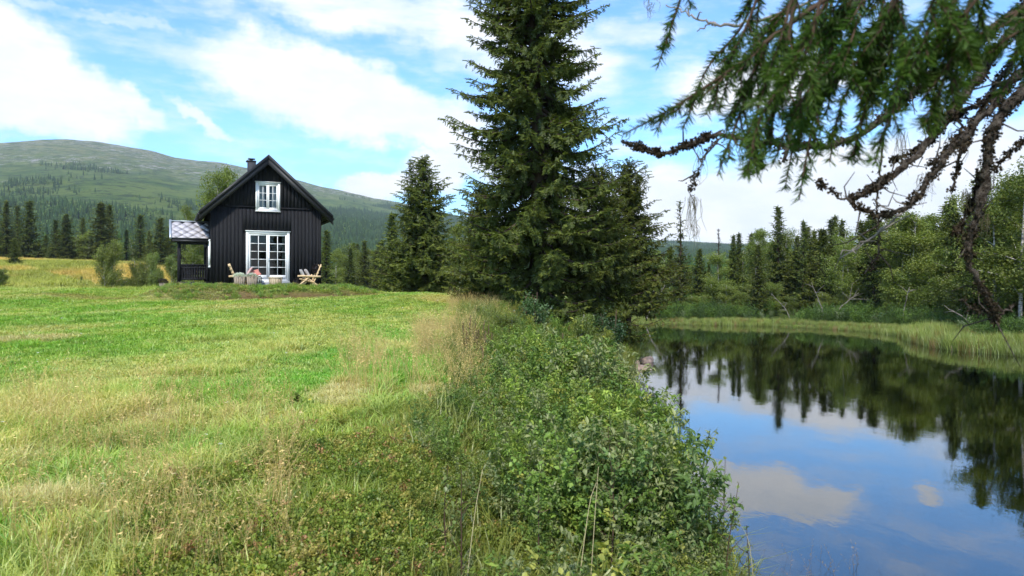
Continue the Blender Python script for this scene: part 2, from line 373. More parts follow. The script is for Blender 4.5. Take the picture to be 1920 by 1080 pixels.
def leafmat(name, ca, cb, trans=.3, gloss=.03, inst=False, tint=None, rough=.45):
    """two-sided foliage: diffuse plus translucent, colour between ca and cb by the leaf's own attribute"""
    m, nt, out = mat_new(name)
    if inst:
        a = N(nt, 'ShaderNodeAttribute', attribute_name='gcol', attribute_type='INSTANCER')
        v = N(nt, 'ShaderNodeAttribute', attribute_name='var')
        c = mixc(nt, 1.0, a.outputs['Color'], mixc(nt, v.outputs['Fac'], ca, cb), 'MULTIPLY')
    else:
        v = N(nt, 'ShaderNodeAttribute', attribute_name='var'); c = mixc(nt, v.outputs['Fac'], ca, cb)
        oi = N(nt, 'ShaderNodeObjectInfo')
        h = N(nt, 'ShaderNodeHueSaturation'); LK(nt, c, h.inputs['Color'])
        LK(nt, mrange(nt, oi.outputs['Random'], 0, 1, .487, .508, False), h.inputs['Hue'])
        LK(nt, mrange(nt, mth(nt, 'FRACT', mth(nt, 'MULTIPLY', oi.outputs['Random'], 7.31)), 0, 1, .78, 1.2, False), h.inputs['Value'])
        c = h.outputs[0]
    d = N(nt, 'ShaderNodeBsdfDiffuse'); t = N(nt, 'ShaderNodeBsdfTranslucent'); LK(nt, c, d.inputs[0])
    LK(nt, mixc(nt, 1.0, c, (1.15, 1.25, .55), 'MULTIPLY'), t.inputs[0])
    mx = N(nt, 'ShaderNodeMixShader'); mx.inputs[0].default_value = trans; LK(nt, d.outputs[0], mx.inputs[1]); LK(nt, t.outputs[0], mx.inputs[2])
    res = mx.outputs[0]
    if gloss:
        gl = N(nt, 'ShaderNodeBsdfGlossy'); gl.inputs['Roughness'].default_value = rough; gl.inputs[0].default_value = (1, 1, 1, 1)
        m2 = N(nt, 'ShaderNodeMixShader'); m2.inputs[0].default_value = gloss; LK(nt, res, m2.inputs[1]); LK(nt, gl.outputs[0], m2.inputs[2]); res = m2.outputs[0]
    LK(nt, res, out.inputs[0]); return m

# ground material: colour attribute close by, procedural heath, rock and scree on the mountain
mg, nt, out = mat_new('ground_turf')
ac = N(nt, 'ShaderNodeAttribute', attribute_name='gcol'); geo = N(nt, 'ShaderNodeNewGeometry')
n1 = noise(nt, geo.outputs['Position'], 9, 8, .7); n2 = noise(nt, geo.outputs['Position'], 1.3, 6, .6)
c = mixc(nt, mrange(nt, n1, .35, .72), ac.outputs['Color'], mixc(nt, 1.0, ac.outputs['Color'], (.55, .6, .5), 'MULTIPLY'))
c = mixc(nt, mth(nt, 'MULTIPLY', mrange(nt, n2, .5, .75), .35), c, mixc(nt, 1.0, ac.outputs['Color'], (1.35, 1.2, 1.1), 'MULTIPLY'))
b = N(nt, 'ShaderNodeBsdfPrincipled'); b.inputs['Roughness'].default_value = .95; b.inputs['Specular IOR Level'].default_value = .1
LK(nt, c, b.inputs['Base Color']); bp = N(nt, 'ShaderNodeBump'); bp.inputs['Strength'].default_value = .9; bp.inputs['Distance'].default_value = .05
LK(nt, n1, bp.inputs['Height']); LK(nt, bp.outputs[0], b.inputs['Normal']); LK(nt, b.outputs[0], out.inputs[0])
MG = mg
mm, nt, out = mat_new('mountain_heath')
geo = N(nt, 'ShaderNodeNewGeometry'); pos = geo.outputs['Position']; sp = N(nt, 'ShaderNodeSeparateXYZ'); LK(nt, pos, sp.inputs[0])
def mp(nt, v, s, r=(0, 0, 0)):
    q = N(nt, 'ShaderNodeMapping'); q.inputs['Scale'].default_value = s; q.inputs['Rotation'].default_value = r; LK(nt, v, q.inputs[0]); return q.outputs[0]
hgt = mrange(nt, mth(nt, 'ADD', sp.outputs[2], mth(nt, 'MULTIPLY', mth(nt, 'SUBTRACT', noise(nt, pos, .006, 4), .5), 160)), 120, 460)
gA = mixc(nt, mrange(nt, noise(nt, mp(nt, pos, (1, .6, 3)), .012, 8, .65), .38, .62), (.060, .115, .026), (.145, .195, .044))
gB = mixc(nt, mrange(nt, noise(nt, mp(nt, pos, (1, .5, 3)), .03, 10, .75), .42, .58), (.095, .145, .045), (.24, .22, .10))
base = mixc(nt, hgt, gA, gB)
rk = noise(nt, mp(nt, pos, (1, .45, 3.2)), .05, 12, .8); rk2 = noise(nt, mp(nt, pos, (1, .4, 3)), .0045, 4, .6)
rmask = mth(nt, 'MULTIPLY', mrange(nt, rk, .515, .555), mrange(nt, mth(nt, 'ADD', rk2, mth(nt, 'MULTIPLY', hgt, .28)), .54, .72))
c = mixc(nt, rmask, base, mixc(nt, noise(nt, pos, .3, 4), (.22, .20, .185), (.50, .47, .44)))
dk = mrange(nt, noise(nt, mp(nt, pos, (1, .5, 2.5)), .05, 10, .78), .51, .57); c = mixc(nt, mth(nt, 'MULTIPLY', dk, .8), c, (.035, .058, .022))
b = N(nt, 'ShaderNodeBsdfPrincipled'); b.inputs['Roughness'].default_value = 1; b.inputs['Specular IOR Level'].default_value = .05
LK(nt, c, b.inputs['Base Color']); bp = N(nt, 'ShaderNodeBump'); bp.inputs['Strength'].default_value = 1; bp.inputs['Distance'].default_value = 9
LK(nt, rk, bp.inputs['Height']); LK(nt, bp.outputs[0], b.inputs['Normal']); LK(nt, b.outputs[0], out.inputs[0])
MM = mm

def build_terrain():
    rr = np.concatenate([[.02], np.geomspace(.6, 60, 290), np.geomspace(60, 380, 110)[1:]]); rfar = np.geomspace(380, 3500, 190)
    fine_a = np.radians(np.arange(-40, 40.01, .21)); coarse = np.radians(np.arange(42, 318.1, 3))
    A = np.concatenate([fine_a, coarse])
    def grid(R, A, closed, name, mat):
        a, r = np.meshgrid(A, R); x, y = (np.sin(a)*r), (np.cos(a)*r); z = height(x, y)
        V = np.stack([x, y, z], -1).reshape(-1, 3); nr, na = len(R), len(A)
        j = np.arange(na if closed else na-1); j2 = (j+1) % na; i = np.arange(nr-1)[:, None]*na
        F = np.stack([i+j, i+na+j, i+na+j2, i+j2], -1).reshape(-1, 4)
        F = F[:, ::-1]
        g = Geo(); g.add(V, F.copy()); o = g.obj(name, mat, smooth=True)
        me = o.data
        if mat is MG:
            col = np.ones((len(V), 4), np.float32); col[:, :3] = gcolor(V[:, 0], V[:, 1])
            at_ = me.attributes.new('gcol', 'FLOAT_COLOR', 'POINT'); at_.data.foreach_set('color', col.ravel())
        return o
    o = grid(rr, A, True, 'ground', MG); kind(o, 'structure')
    Af = np.radians(np.concatenate([np.arange(-80, -42, 1.0), np.arange(-42, 42.01, .25), np.arange(43, 81, 1.0)]))
    kind(grid(rfar, Af, False, 'mountain', MM), 'structure')
build_terrain()

# water
mw, nt, out = mat_new('river_water')
pos = N(nt, 'ShaderNodeNewGeometry').outputs['Position']
h1 = noise(nt, mp(nt, pos, (1, .55, 1)), 3.0, 3, .5); h2 = noise(nt, mp(nt, pos, (.6, 1, 1)), .35, 3, .5); h3 = noise(nt, mp(nt, pos, (1.5, 1, 1), (0, 0, .5)), 9, 3, .5)
calm = mrange(nt, noise(nt, pos, .12, 3), .42, .62, .35, 1.)
hh = mth(nt, 'ADD', mth(nt, 'MULTIPLY', mth(nt, 'MULTIPLY', h1, calm), .0022), mth(nt, 'MULTIPLY', h2, .004)); hh = mth(nt, 'ADD', hh, mth(nt, 'MULTIPLY', h3, .00035))
bp = N(nt, 'ShaderNodeBump'); bp.inputs['Strength'].default_value = 1; bp.inputs['Distance'].default_value = 1; LK(nt, hh, bp.inputs['Height'])
fr = N(nt, 'ShaderNodeFresnel'); fr.inputs[0].default_value = 2.3; LK(nt, bp.outputs[0], fr.inputs['Normal'])
tr = N(nt, 'ShaderNodeBsdfTransparent'); tr.inputs[0].default_value = (.36, .38, .42, 1)
gl = N(nt, 'ShaderNodeBsdfGlossy'); gl.inputs['Roughness'].default_value = .012; gl.inputs[0].default_value = (1, 1, 1, 1); LK(nt, bp.outputs[0], gl.inputs['Normal'])
mx = N(nt, 'ShaderNodeMixShader'); LK(nt, fr.outputs[0], mx.inputs[0]); LK(nt, tr.outputs[0], mx.inputs[1]); LK(nt, gl.outputs[0], mx.inputs[2])
LK(nt, mx.outputs[0], out.inputs[0])
g = Geo(); g.add([(-40, -34, 0), (27, -34, 0), (27, 68, 0), (-40, 68, 0)], np.array([[0, 1, 2, 3]])); kind(g.obj('river_water', mw), 'structure')

# ------------------------------------------------------------------ scatter by geometry nodes (grass, undergrowth, far wood)
def scatter(name, P, rot, sc, col, idx, templates, kindv='stuff', label=None):
    me = bpy.data.meshes.new(name); n = len(P)
    me.vertices.add(n); me.vertices.foreach_set('co', np.asarray(P, np.float32).ravel())
    def attr(nm, tp, dt, fld): a = me.attributes.new(nm, tp, 'POINT'); a.data.foreach_set(fld, np.ascontiguousarray(dt).ravel())
    attr('rotv', 'FLOAT_VECTOR', np.asarray(rot, np.float32), 'vector')
    sc = np.asarray(sc, np.float32); sc = np.repeat(sc[:, None], 3, 1) if sc.ndim == 1 else sc
    attr('scv', 'FLOAT_VECTOR', sc, 'vector')
    c4 = np.ones((n, 4), np.float32); c4[:, :3] = col; attr('gcol', 'FLOAT_COLOR', c4, 'color')
    attr('idx', 'INT', np.asarray(idx, np.int32), 'value')
    me.update()
    o = link(name, me); o['kind'] = kindv
    if label: o['label'] = label
    tc = bpy.data.collections.new(name+'_kinds')
    for i, t in enumerate(templates):
        t2 = bpy.data.objects.new('%s_kind_%02d' % (name, i), t); tc.objects.link(t2)
    ng = bpy.data.node_groups.new(name, 'GeometryNodeTree')
    ng.interface.new_socket('Geometry', in_out='INPUT', socket_type='NodeSocketGeometry'); ng.interface.new_socket('Geometry', in_out='OUTPUT', socket_type='NodeSocketGeometry')
    gi = ng.nodes.new('NodeGroupInput'); go = ng.nodes.new('NodeGroupOutput')
    ci = ng.nodes.new('GeometryNodeCollectionInfo'); ci.inputs['Collection'].default_value = tc; ci.inputs['Separate Children'].default_value = True
    ci.inputs['Reset Children'].default_value = True
    ip = ng.nodes.new('GeometryNodeInstanceOnPoints'); ip.inputs['Pick Instance'].default_value = True
    def na(nm, tp):
        a = ng.nodes.new('GeometryNodeInputNamedAttribute'); a.data_type = tp; a.inputs[0].default_value = nm; return a.outputs[0]
    L = ng.links.new
    mtp = ng.nodes.new('GeometryNodeMeshToPoints'); L(gi.outputs[0], mtp.inputs[0])
    L(mtp.outputs[0], ip.inputs['Points']); L(ci.outputs[0], ip.inputs['Instance']); L(na('idx', 'INT'), ip.inputs['Instance Index'])
    L(na('rotv', 'FLOAT_VECTOR'), ip.inputs['Rotation']); L(na('scv', 'FLOAT_VECTOR'), ip.inputs['Scale'])
    L(ip.outputs[0], go.inputs[0])
    md = o.modifiers.new('scatter', 'NODES'); md.node_group = ng
    return o

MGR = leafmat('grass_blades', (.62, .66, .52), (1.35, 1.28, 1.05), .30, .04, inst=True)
MSPRIG = leafmat('sprig_leaves', (.62, .68, .58), (1.35, 1.3, 1.15), .34, .02, inst=True)

def tuft(nb, rad, h0, h1, lean, w, seed, curl=.5):
    r = np.random.default_rng(seed); g = Geo()
    for i in range(nb):
        a = r.random()*2*math.pi; q = rad*math.sqrt(r.random()); b = np.array([math.cos(a)*q, math.sin(a)*q, -.01])
        h = r.uniform(h0, h1); d = r.random()*2*math.pi; ln = abs(r.normal(lean, lean*.6))
        dv = np.array([math.cos(d), math.sin(d), 0]); sd = np.array([-math.sin(d+r.uniform(-1, 1)), math.cos(d), 0])*w*r.uniform(.6, 1.3)
        p1 = b+np.array([0, 0, h*.55])+dv*h*ln*.35; p2 = b+np.array([0, 0, h*(1-.35*min(1, ln*curl))])+dv*h*ln
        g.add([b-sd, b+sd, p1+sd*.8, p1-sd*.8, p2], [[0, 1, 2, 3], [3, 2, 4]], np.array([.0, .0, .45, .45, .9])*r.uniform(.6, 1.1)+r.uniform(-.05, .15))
    return g
def gm(g, name, mat): return g.mesh(name, mat)
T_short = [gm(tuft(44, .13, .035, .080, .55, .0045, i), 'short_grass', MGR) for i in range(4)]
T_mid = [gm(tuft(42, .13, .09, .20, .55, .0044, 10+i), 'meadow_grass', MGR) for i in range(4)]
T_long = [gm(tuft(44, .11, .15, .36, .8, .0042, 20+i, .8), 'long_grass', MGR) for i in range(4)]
T_reed = [gm(tuft(46, .24, .35, .8, .28, .008, 30+i), 'sedge', MGR) for i in range(3)]
def stalks(seed, n=9, h=(.45, .8), spread=.16):
    r = np.random.default_rng(seed); g = Geo()
    for i in range(n):
        a = r.random()*6.28; b = np.array([math.cos(a), math.sin(a), 0])*spread*r.random(); d = r.random()*6.28
        H = r.uniform(*h); l = r.uniform(.1, .4)*H; dv = np.array([math.cos(d), math.sin(d), 0])
        pts = [b, b+dv*l*.25+[0, 0, H*.55], b+dv*l+[0, 0, H]]
        tube(g, pts, [.0018, .0014, .001], 3, .6, False)
        for k in range(7):
            t = .72+.28*k/6; p = pts[1]*(1-(t-.55)/.45)+pts[2]*((t-.55)/.45); q = r.normal(0, 1, 3)*.018; q[2] = abs(q[2])*.7
            s = r.normal(0, .003, 3); g.add([p, p+q+s, p+q*1.2-s], [[0, 1, 2]], .85)
    return g
def one_stalk():
    return gm(stalks(49, 1, (.5, .7), .01), 'straw_stalk', MGR)
T_stalk1 = one_stalk()
T_stalk = [gm(stalks(40+i), 'straw_stalks', MGR) for i in range(3)]

def leaf_tpl(l=1.0, w=.72, fold=.18):
    v = np.array([[0, 0, 0], [l*.35, w*.5, fold*w], [l*.35, -w*.5, fold*w], [l*.72, w*.33, fold*w*.7], [l*.72, -w*.33, fold*w*.7], [l, 0, -.05*l], [l*.4, 0, 0], [l*.75, 0, -.01]])
    f = np.array([[0, 6, 1, 1], [0, 2, 6, 6]])
    F3 = np.array([[0, 6, 1], [0, 2, 6], [1, 6, 7], [1, 7, 3], [2, 7, 6], [2, 4, 7], [3, 7, 5], [4, 5, 7]])
    return v, F3
LV, LF = leaf_tpl()
LV2 = np.array([[0, 0, 0], [.5, .36, .06], [1, 0, -.04], [.5, -.36, .06]]); LF2 = np.array([[0, 1, 2, 3]])
def sprig(seed, H, nst, leaf, nl, spread, tpl='full', sidelen=.3, upright=.5, droop=.2):
    """a bunch of woody stems with alternate leaves; returns stems+leaves in one Geo (undergrowth) """
    r = np.random.default_rng(seed); gs = Geo(); PP = []; DD = []
    for s in range(nst):
        a = r.random()*6.28; b = np.array([math.cos(a), math.sin(a), 0])*spread*.25*r.random(); d = r.random()*6.28
        top = b+np.array([math.cos(d), math.sin(d), 0])*spread*r.uniform(.3, 1)+[0, 0, H*r.uniform(.65, 1)]
        mid = (b+top)/2+r.normal(0, .04*H, 3); c = curve([b-[0, 0, .05], mid, top], 9)
        tube(gs, c, np.linspace(.006, .0015, 9)*max(.6, H), 3, 0., False)
        for k in range(max(2, int(nl/6))):
            t = r.uniform(.15, 1); i = min(7, int(t*8)); p = c[i]*(1-(t*8-i))+c[min(8, i+1)]*(t*8-i)
            dd = r.normal(0, 1, 3); dd[2] = abs(dd[2])*upright; dd /= np.linalg.norm(dd); L = sidelen*H*(1.1-t)*r.uniform(.5, 1.2)
            q = p+dd*L; tube(gs, [p, (p+q)/2+[0, 0, .02*H], q], [.0022, .0016, .001], 3, 0., False)
            for m in range(6):
                tt = (m+1)/6; PP.append(p+(q-p)*tt+r.normal(0, .01, 3)); e = dd*.6+r.normal(0, .75, 3); e[2] -= droop; DD.append(e)
    PP = np.array(PP); DD = np.array(DD); n = len(PP)
    return gs, PP, DD, r
MBARKTWIG = pbr('twig_bark', (.09, .055, .035), .8, .2)
def sprig_mesh(name, seed, H, nst, leaf, nl, spread, full=True, wid=1.0, **kw):
    gs, PP, DD, r = sprig(seed, H, nst, leaf, nl, spread, **kw); n = len(PP); g = Geo()
    for f, v, q in zip(gs.F, gs.V, range(10**6)): pass
    tv, tf = (LV, LF) if full else (LV2, LF2)
    tv = tv*[1, wid, 1]
    stamp(g, tv, tf, frames(DD, r.uniform(-.6, .6, n)), PP, leaf*r.uniform(.65, 1.25, n), np.clip(r.normal(.5, .22, n), 0, 1))
    g2 = Geo(); g2.V = gs.V+g.V; g2.var = gs.var+g.var; g2.F = gs.F+[f+gs.n for f in g.F]; g2.n = gs.n+g.n
    return g2.mesh(name, MSPRIG)
T_birch = [sprig_mesh('birch_sprig', 60+i, .8, 6, .030, 96, .30) for i in range(5)]
T_birchfar = [sprig_mesh('birch_sprig_far', 70+i, .8, 7, .038, 84, .34, full=False) for i in range(4)]
T_bil = [sprig_mesh('bilberry_sprig', 80+i, .14, 9, .016, 30, .10, full=False, upright=1.2, droop=-.3) for i in range(5)]
T_heath = [gm(tuft(60, .09, .04, .11, .35, .0042, 90+i), 'heath_sprig', MSPRIG) for i in range(3)]
T_willow = [sprig_mesh('willow_sprig', 95+i, .95, 7, .045, 84, .34, wid=.5) for i in range(3)]
def fern_mesh(seed):
    r = np.random.default_rng(seed); PP = []; DD = []; g = Geo()
    for k in range(8):
        a = r.random()*6.28; dv = np.array([math.cos(a), math.sin(a), 0]); L = r.uniform(.2, .38); c = curve([[0, 0, 0], dv*L*.4+[0, 0, L*.9], dv*L*1.1+[0, 0, L*.75]], 10)
        tube(g, c, .0018, 3, .2, False); sd = np.cross(dv, [0, 0, 1])
        for i in range(2, 10):
            for s in (-1, 1): PP.append(c[i]); DD.append(sd*s+dv*.45+[0, 0, -.1])
    n = len(PP); stamp(g, LV2*[1, .45, 1], LF2, frames(np.array(DD)), np.array(PP), .085*np.linspace(1.1, .75, n), r.uniform(.3, .8, n)); return g.mesh('fern_sprig', MSPRIG)
T_fern = [fern_mesh(120+i) for i in range(3)]
def fireweed_mesh(seed):
    r = np.random.default_rng(seed); g = Geo(); h = 1.0
    tube(g, [[0, 0, 0], [.02, 0, .5], [0, .02, h]], [.006, .005, .002], 4, .3, False)
    n = 60; t = r.uniform(.1, .75, n); a = r.random(n)*6.28
    stamp(g, LV2*[1, .3, 1], LF2, frames(np.stack([np.cos(a), np.sin(a), r.uniform(-.1, .6, n)], -1)), np.stack([0*t, 0*t, t*h], -1), .10*np.ones(n), np.full(n, .3))
    n = 90; t = r.uniform(.72, 1.05, n); a = r.random(n)*6.28
    stamp(g, LV2*[1, .5, 1], LF2, frames(np.stack([np.cos(a), np.sin(a), r.uniform(.2, 1, n)], -1)), np.stack([0*t, 0*t, t*h], -1), .04*np.ones(n), np.full(n, 1.0)); return g.mesh('fireweed', MFW)
MFW = leafmat('fireweed_leaf_and_flower', (.10, .12, .04), (.34, .21, .19), .3, 0)
T_fw = [fireweed_mesh(130+i) for i in range(2)]

def surf(x, y): return np.stack([x, y, height(x, y)], -1)
def rots(n, tilt=.12): return np.stack([rng.normal(0, tilt, n), rng.normal(0, tilt, n), rng.random(n)*6.283], -1)

def scatter_grass():
    # meadow: density falls with distance
    def wedge(n, d0, d1, px0=-60, px1=1250):
        D = np.sqrt(rng.uniform(d0**2, d1**2, n)); px = rng.uniform(px0, px1, n); return (px-960)/FPX*D, D
    X = []; Y = []
    for n, d0, d1 in ((9000, 3.2, 6), (17000, 6, 11), (26000, 11, 20), (26000, 20, 37)):
        x, y = wedge(n, d0, d1); X.append(x); Y.append(y)
    x = np.concatenate(X); y = np.concatenate(Y)
    u, v = house_uv(x, y)
    ok = (x < np.interp(y, *XE)+.35) & ~((u > -1.9) & (u < 5.0) & (v > -.75) & (v < 7))
    x, y = x[ok], y[ok]; c = gcolor(x, y); n = len(x)
    bare = (c[:, 0] > c[:, 1]*1.18) & (rng.random(n) < .85) & (y > 5); 
    straw = (c[:, 0] > c[:, 1]*1.08)
    x, y, c, straw = x[~bare | straw & (c[:, 0] > .38)], y[~bare | straw & (c[:, 0] > .38)], c[~bare | straw & (c[:, 0] > .38)], straw[~bare | straw & (c[:, 0] > .38)]
    n = len(x); near = sst(9.5, 6.5, y+.8*(fbm(x*.8, y*.8, 3)-.5)*3)*sst(.5, -1.2, x+.6)
    r = rng.random(n); ln = fbm(x*.9+11, y*.5, 4)
    idx = np.where(r < near*(.08+.6*(ln > .55)), np.where(rng.random(n) < .45, 8, 4), 0)
    idx = np.where(straw & (y < 16), 4, idx); idx = np.where((idx == 0) & (ln > .62) & (y < 20), 4, idx)
    idx = idx+rng.integers(0, 4, n); sc = rng.uniform(.75, 1.3, n)*np.interp(y, [3, 10, 20, 37], [1, 1.05, 1.45, 2.0])
    scz = np.where(idx >= 8, .62, np.interp(y, [3, 8, 12, 20, 37], [.95, .8, .65, .55, .42]))*np.where(straw & (y > 6), .6, 1)
    jit = rng.normal(1, .14, (n, 1)); hue = rng.normal(0, .10, (n, 1)); cc = np.clip(c*jit*(1+hue*np.array([[1, .2, -.5]])), 0, 1)
    st = rng.random(n) < .10; cc[st] = cc[st]*.4+np.array((.36, .31, .14))*.6
    be = np.interp(y, [3, 4.5, 6, 8, 10.5], [-2.2, -2.2, -1.6, -1.05, -.8])+(fbm(x*1.5+5, y*1.5, 5)-.5)*4
    inb = (x > be) & (y < 10.5); dropm = ~(inb & (rng.random(n) < .55)); idx = np.where(inb, rng.integers(0, 6, n), idx)
    kl = (idx >= 8)[:, None]; cc = np.where(kl, cc*.72+np.array((.30, .27, .12))*.28, cc); cc = cc*(.72+.55*fbm(x*2.6, y*2.6, 3))[:, None]
    x, y, c, sc, scz, cc, idx = x[dropm], y[dropm], c[dropm], sc[dropm], scz[dropm], cc[dropm], idx[dropm]; n = len(x)
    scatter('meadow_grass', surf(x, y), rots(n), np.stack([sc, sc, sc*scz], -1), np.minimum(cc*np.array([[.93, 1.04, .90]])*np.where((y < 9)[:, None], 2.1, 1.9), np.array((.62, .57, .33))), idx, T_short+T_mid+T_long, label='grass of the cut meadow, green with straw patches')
    # bilberry and heath, lower centre
    x, y = wedge(26000, 3.0, 10.5, 250, 1500); w = fbm(x*1.5+5, y*1.5, 5)
    px = 960+x/y*FPX; py = 540+(EYE-1.25)/y*FPX
    edge = np.interp(y, [3, 4.5, 6, 8, 10.5], [-2.3, -2.3, -1.7, -1.15, -.9])
    ok = (x > edge+(w-.5)*4+rng.normal(0, .25, len(x))) & (x < np.interp(y, *XE)+1.4) & (x < xshore(y)-.3)
    x, y, w = x[ok], y[ok], w[ok]; n = len(x); v = fbm(x*1.6, y*1.6+9, 3)
    idx = np.where(rng.random(n) < sst(.44, .62, v), rng.integers(0, 5, n), 5+rng.integers(0, 3, n))
    pal = np.array([(.115, .15, .025), (.155, .175, .035), (.08, .12, .024), (.21, .18, .05), (.22, .12, .06)]); q = rng.choice(5, n, p=[.3, .3, .14, .2, .06])
    scatter('bilberry_undergrowth', surf(x, y), rots(n, .2), rng.uniform(.7, 1.35, n), pal[q]*rng.normal(1, .15, (n, 1))*1.9, idx, T_bil+T_heath, label='low bilberry and heather in front of the bank thicket')
    # dry stalks
    px = np.concatenate([rng.uniform(780, 900, 160), rng.uniform(640, 900, 110), rng.uniform(0, 560, 190), rng.uniform(1130, 1190, 40), rng.uniform(840, 1000, 320)])
    D = np.concatenate([rng.uniform(11, 17, 160), rng.uniform(8.5, 12.5, 110), rng.uniform(3.5, 9, 190), rng.uniform(14, 20, 40), rng.uniform(22, 31, 320)])
    x = (px-960)/FPX*D; y = D; n = len(x); s = np.where(y > 21, rng.uniform(.4, .8, n), rng.uniform(.5, 1., n)*np.where(px < 600, .8, 1)); 
    scatter('dry_grass_stalks', surf(x, y), rots(n, .15), s, np.array((.62, .47, .22))*rng.normal(1, .12, (n, 1)), rng.integers(0, 3, n), T_stalk, label='dry straw stalks along the edge of the meadow')
scatter_grass()

def scatter_mound():
    n = 1500; u = rng.uniform(-2.2, 6.8, n); v = rng.uniform(-3.0, -1.05, n); x, y = house_xy(u, v); w = fbm(u*1.6, v*1.6+20, 3); ok = w > .38+.25*(v < -2.5); x, y, w, v = x[ok], y[ok], w[ok], v[ok]; n = len(x)
    pal = np.array([(.12, .20, .03), (.17, .21, .05), (.10, .15, .05), (.26, .22, .09)])[rng.choice(4, n, p=[.4, .3, .2, .1])]
    scatter('turf_mound_plants', surf(x, y), rots(n, .3), rng.uniform(.5, 1.1, n)*(.5+w), pal*1.9*rng.normal(1, .15, (n, 1)), rng.integers(0, 9, n), T_mid+T_bil, label='rough weeds and grass on the turf mound before the cabin')
scatter_mound()
def scatter_back():
    n = 16000; y = np.sqrt(rng.uniform(40**2, 150**2, n)); x = rng.uniform(-.74, -.2, n)*y
    c = gcolor(x, y); u, v = house_uv(x, y); ok = ~((u > -2) & (u < 6) & (v < 9)); x, y, c = x[ok], y[ok], c[ok]; n = len(x)
    s = rng.uniform(.8, 1.5, n)*np.interp(y, [40, 150], [2.2, 4.6]); w = fbm(x*.12, y*.06, 4)
    scatter('back_meadow_grass', surf(x, y), rots(n), np.stack([s, s, s*(.6+.7*w)*.7], -1), c*(.75+.9*w[:, None])*1.45*rng.normal(1, .12, (n, 1)), rng.integers(0, 4, n), T_mid, label='golden rough grass of the meadow rise behind the cabin')
scatter_back()
def scatter_bank():
    n = 9000; y = np.concatenate([rng.uniform(3.4, 14, 5200), rng.uniform(12, 33, n-5200)]); q = rng.random(n)
    a = np.interp(y, *XE); b = xshore(y); x = a+(b+.05-a)*q; w = fbm(x*.9, y*.9+3, 3)
    front = y < 8
    ok = (w > .36)|(rng.random(n) < .25); ok &= ~(front & (q < .33) & (rng.random(n) < .75)); x, y, q, w = x[ok], y[ok], q[ok], w[ok]; n = len(x)
    far = y > 12; k = rng.random(n)
    nb = len(T_birch)
    idx = np.where(far, nb+rng.integers(0, len(T_birchfar), n), rng.integers(0, nb, n))
    idx = np.where(k < .28, nb+len(T_birchfar)+rng.integers(0, 3, n), idx); fern = (k > .90); idx = np.where(fern, nb+len(T_birchfar)+3+rng.integers(0, 3, n), idx)
    sc = rng.uniform(.45, 1.25, n)*(.46+.66*sst(.05, .55, q))*np.interp(y, [3, 7, 10, 14, 20, 33], [.78, .82, .95, .72, .62, .62])*(.85+.5*(w-.5)); tall = rng.random(n) < .10; sc = np.where(tall, sc*1.4, sc*(.35+1.05*sst(.32, .68, w)))*np.where(q > .86, .7, 1); sc = np.where((q > .8) & (y < 10), sc*.85, sc)
    pal = np.array([(.09, .15, .035), (.125, .18, .04), (.07, .125, .04), (.17, .19, .05), (.13, .16, .085)]); p = rng.choice(5, n, p=[.28, .25, .17, .08, .22])
    scatter('bank_undergrowth', surf(x, y), rots(n, .22), sc, pal[p]*rng.normal(1, .14, (n, 1))*np.array([[2.0, 1.82, 1.6]]), idx, T_birch+T_birchfar+T_willow+T_fern, label='leafy birch and willow thicket along the river bank')
    # grass between the shrubs and on the bank edge
    y = np.concatenate([rng.uniform(3.6, 36, 6500), rng.uniform(12, 30, 2500)]); a = np.interp(y, *XE); b = xshore(y); x = a+(b-.02-a)*rng.random(9000)**.75; kk = (y > 10) | (rng.random(9000) < .45); x, y = x[kk], y[kk]; n = len(x)
    scatter('bank_grass', surf(x, y), rots(n, .15), rng.uniform(.8, 1.6, n), np.array((.22, .25, .06))*rng.normal(1, .2, (n, 1)), rng.integers(0, 8, n), T_mid+T_long, label='grass on the river bank between the shrubs')
    px = np.concatenate([rng.uniform(870, 925, 20), rng.uniform(1040, 1075, 10)]); D = np.concatenate([rng.uniform(12, 15, 20), rng.uniform(18, 22, 10)]); x = (px-960)/FPX*D; n = len(x)
    scatter('fireweed_patch', surf(x, D), rots(n, .1), rng.uniform(.5, .8, n), np.ones((n, 3)), rng.integers(0, 2, n), T_fw, label='faded pink fireweed among the bank shrubs')
    # sedge belts in front of the far shore
    xs = []; ys = []
    pl = RIV[20:32]
    for i in range(len(pl)-1):
        a, b = pl[i], pl[i+1]; L = np.hypot(*(b-a)); m = int(L*95); t = rng.random(m); off = rng.uniform(-.7, 2.6, m)
        nrm = np.array([-(b-a)[1], (b-a)[0]])/L; p = a+(b-a)*t[:, None]+nrm*off[:, None]; xs.append(p[:, 0]); ys.append(p[:, 1])
    x = np.concatenate(xs); y = np.concatenate(ys); n = len(x); z = np.maximum(height(x, y), -.05)
    # scattered shrubby ground growth behind the sedge
    col = np.array((.20, .25, .065))*rng.normal(1, .14, (n, 1)); col[z > .2] *= .75
    pt = fbm(x*.35, y*.35, 3); col = col*(.75+.6*pt[:, None])
    near = y < 42; kp = (pt > .36) | (rng.random(n) < .25); x, y, z, n_, pt, col, near = x[kp], y[kp], z[kp], n, pt[kp], col[kp], near[kp]; n = len(x); br = rng.random(n) < .12; col[br] = np.array((.26, .18, .07))
    scatter('sedge_belt', np.stack([x, y, z], -1), rots(n, .08), rng.uniform(.6, 1.1, n)*np.where(near, 1.0, .62)*(.5+.85*pt), col*1.1, rng.integers(0, 3, n), T_reed, label='bright green sedge belt along the far shore')
    m = 5200; t = rng.random(m)*(len(pl)-1.001); i = t.astype(int); f = (t-i)[:, None]; p = pl[i]*(1-f)+pl[i+1]*f; e = pl[i+1]-pl[i]; e = e/np.linalg.norm(e, axis=1)[:, None]
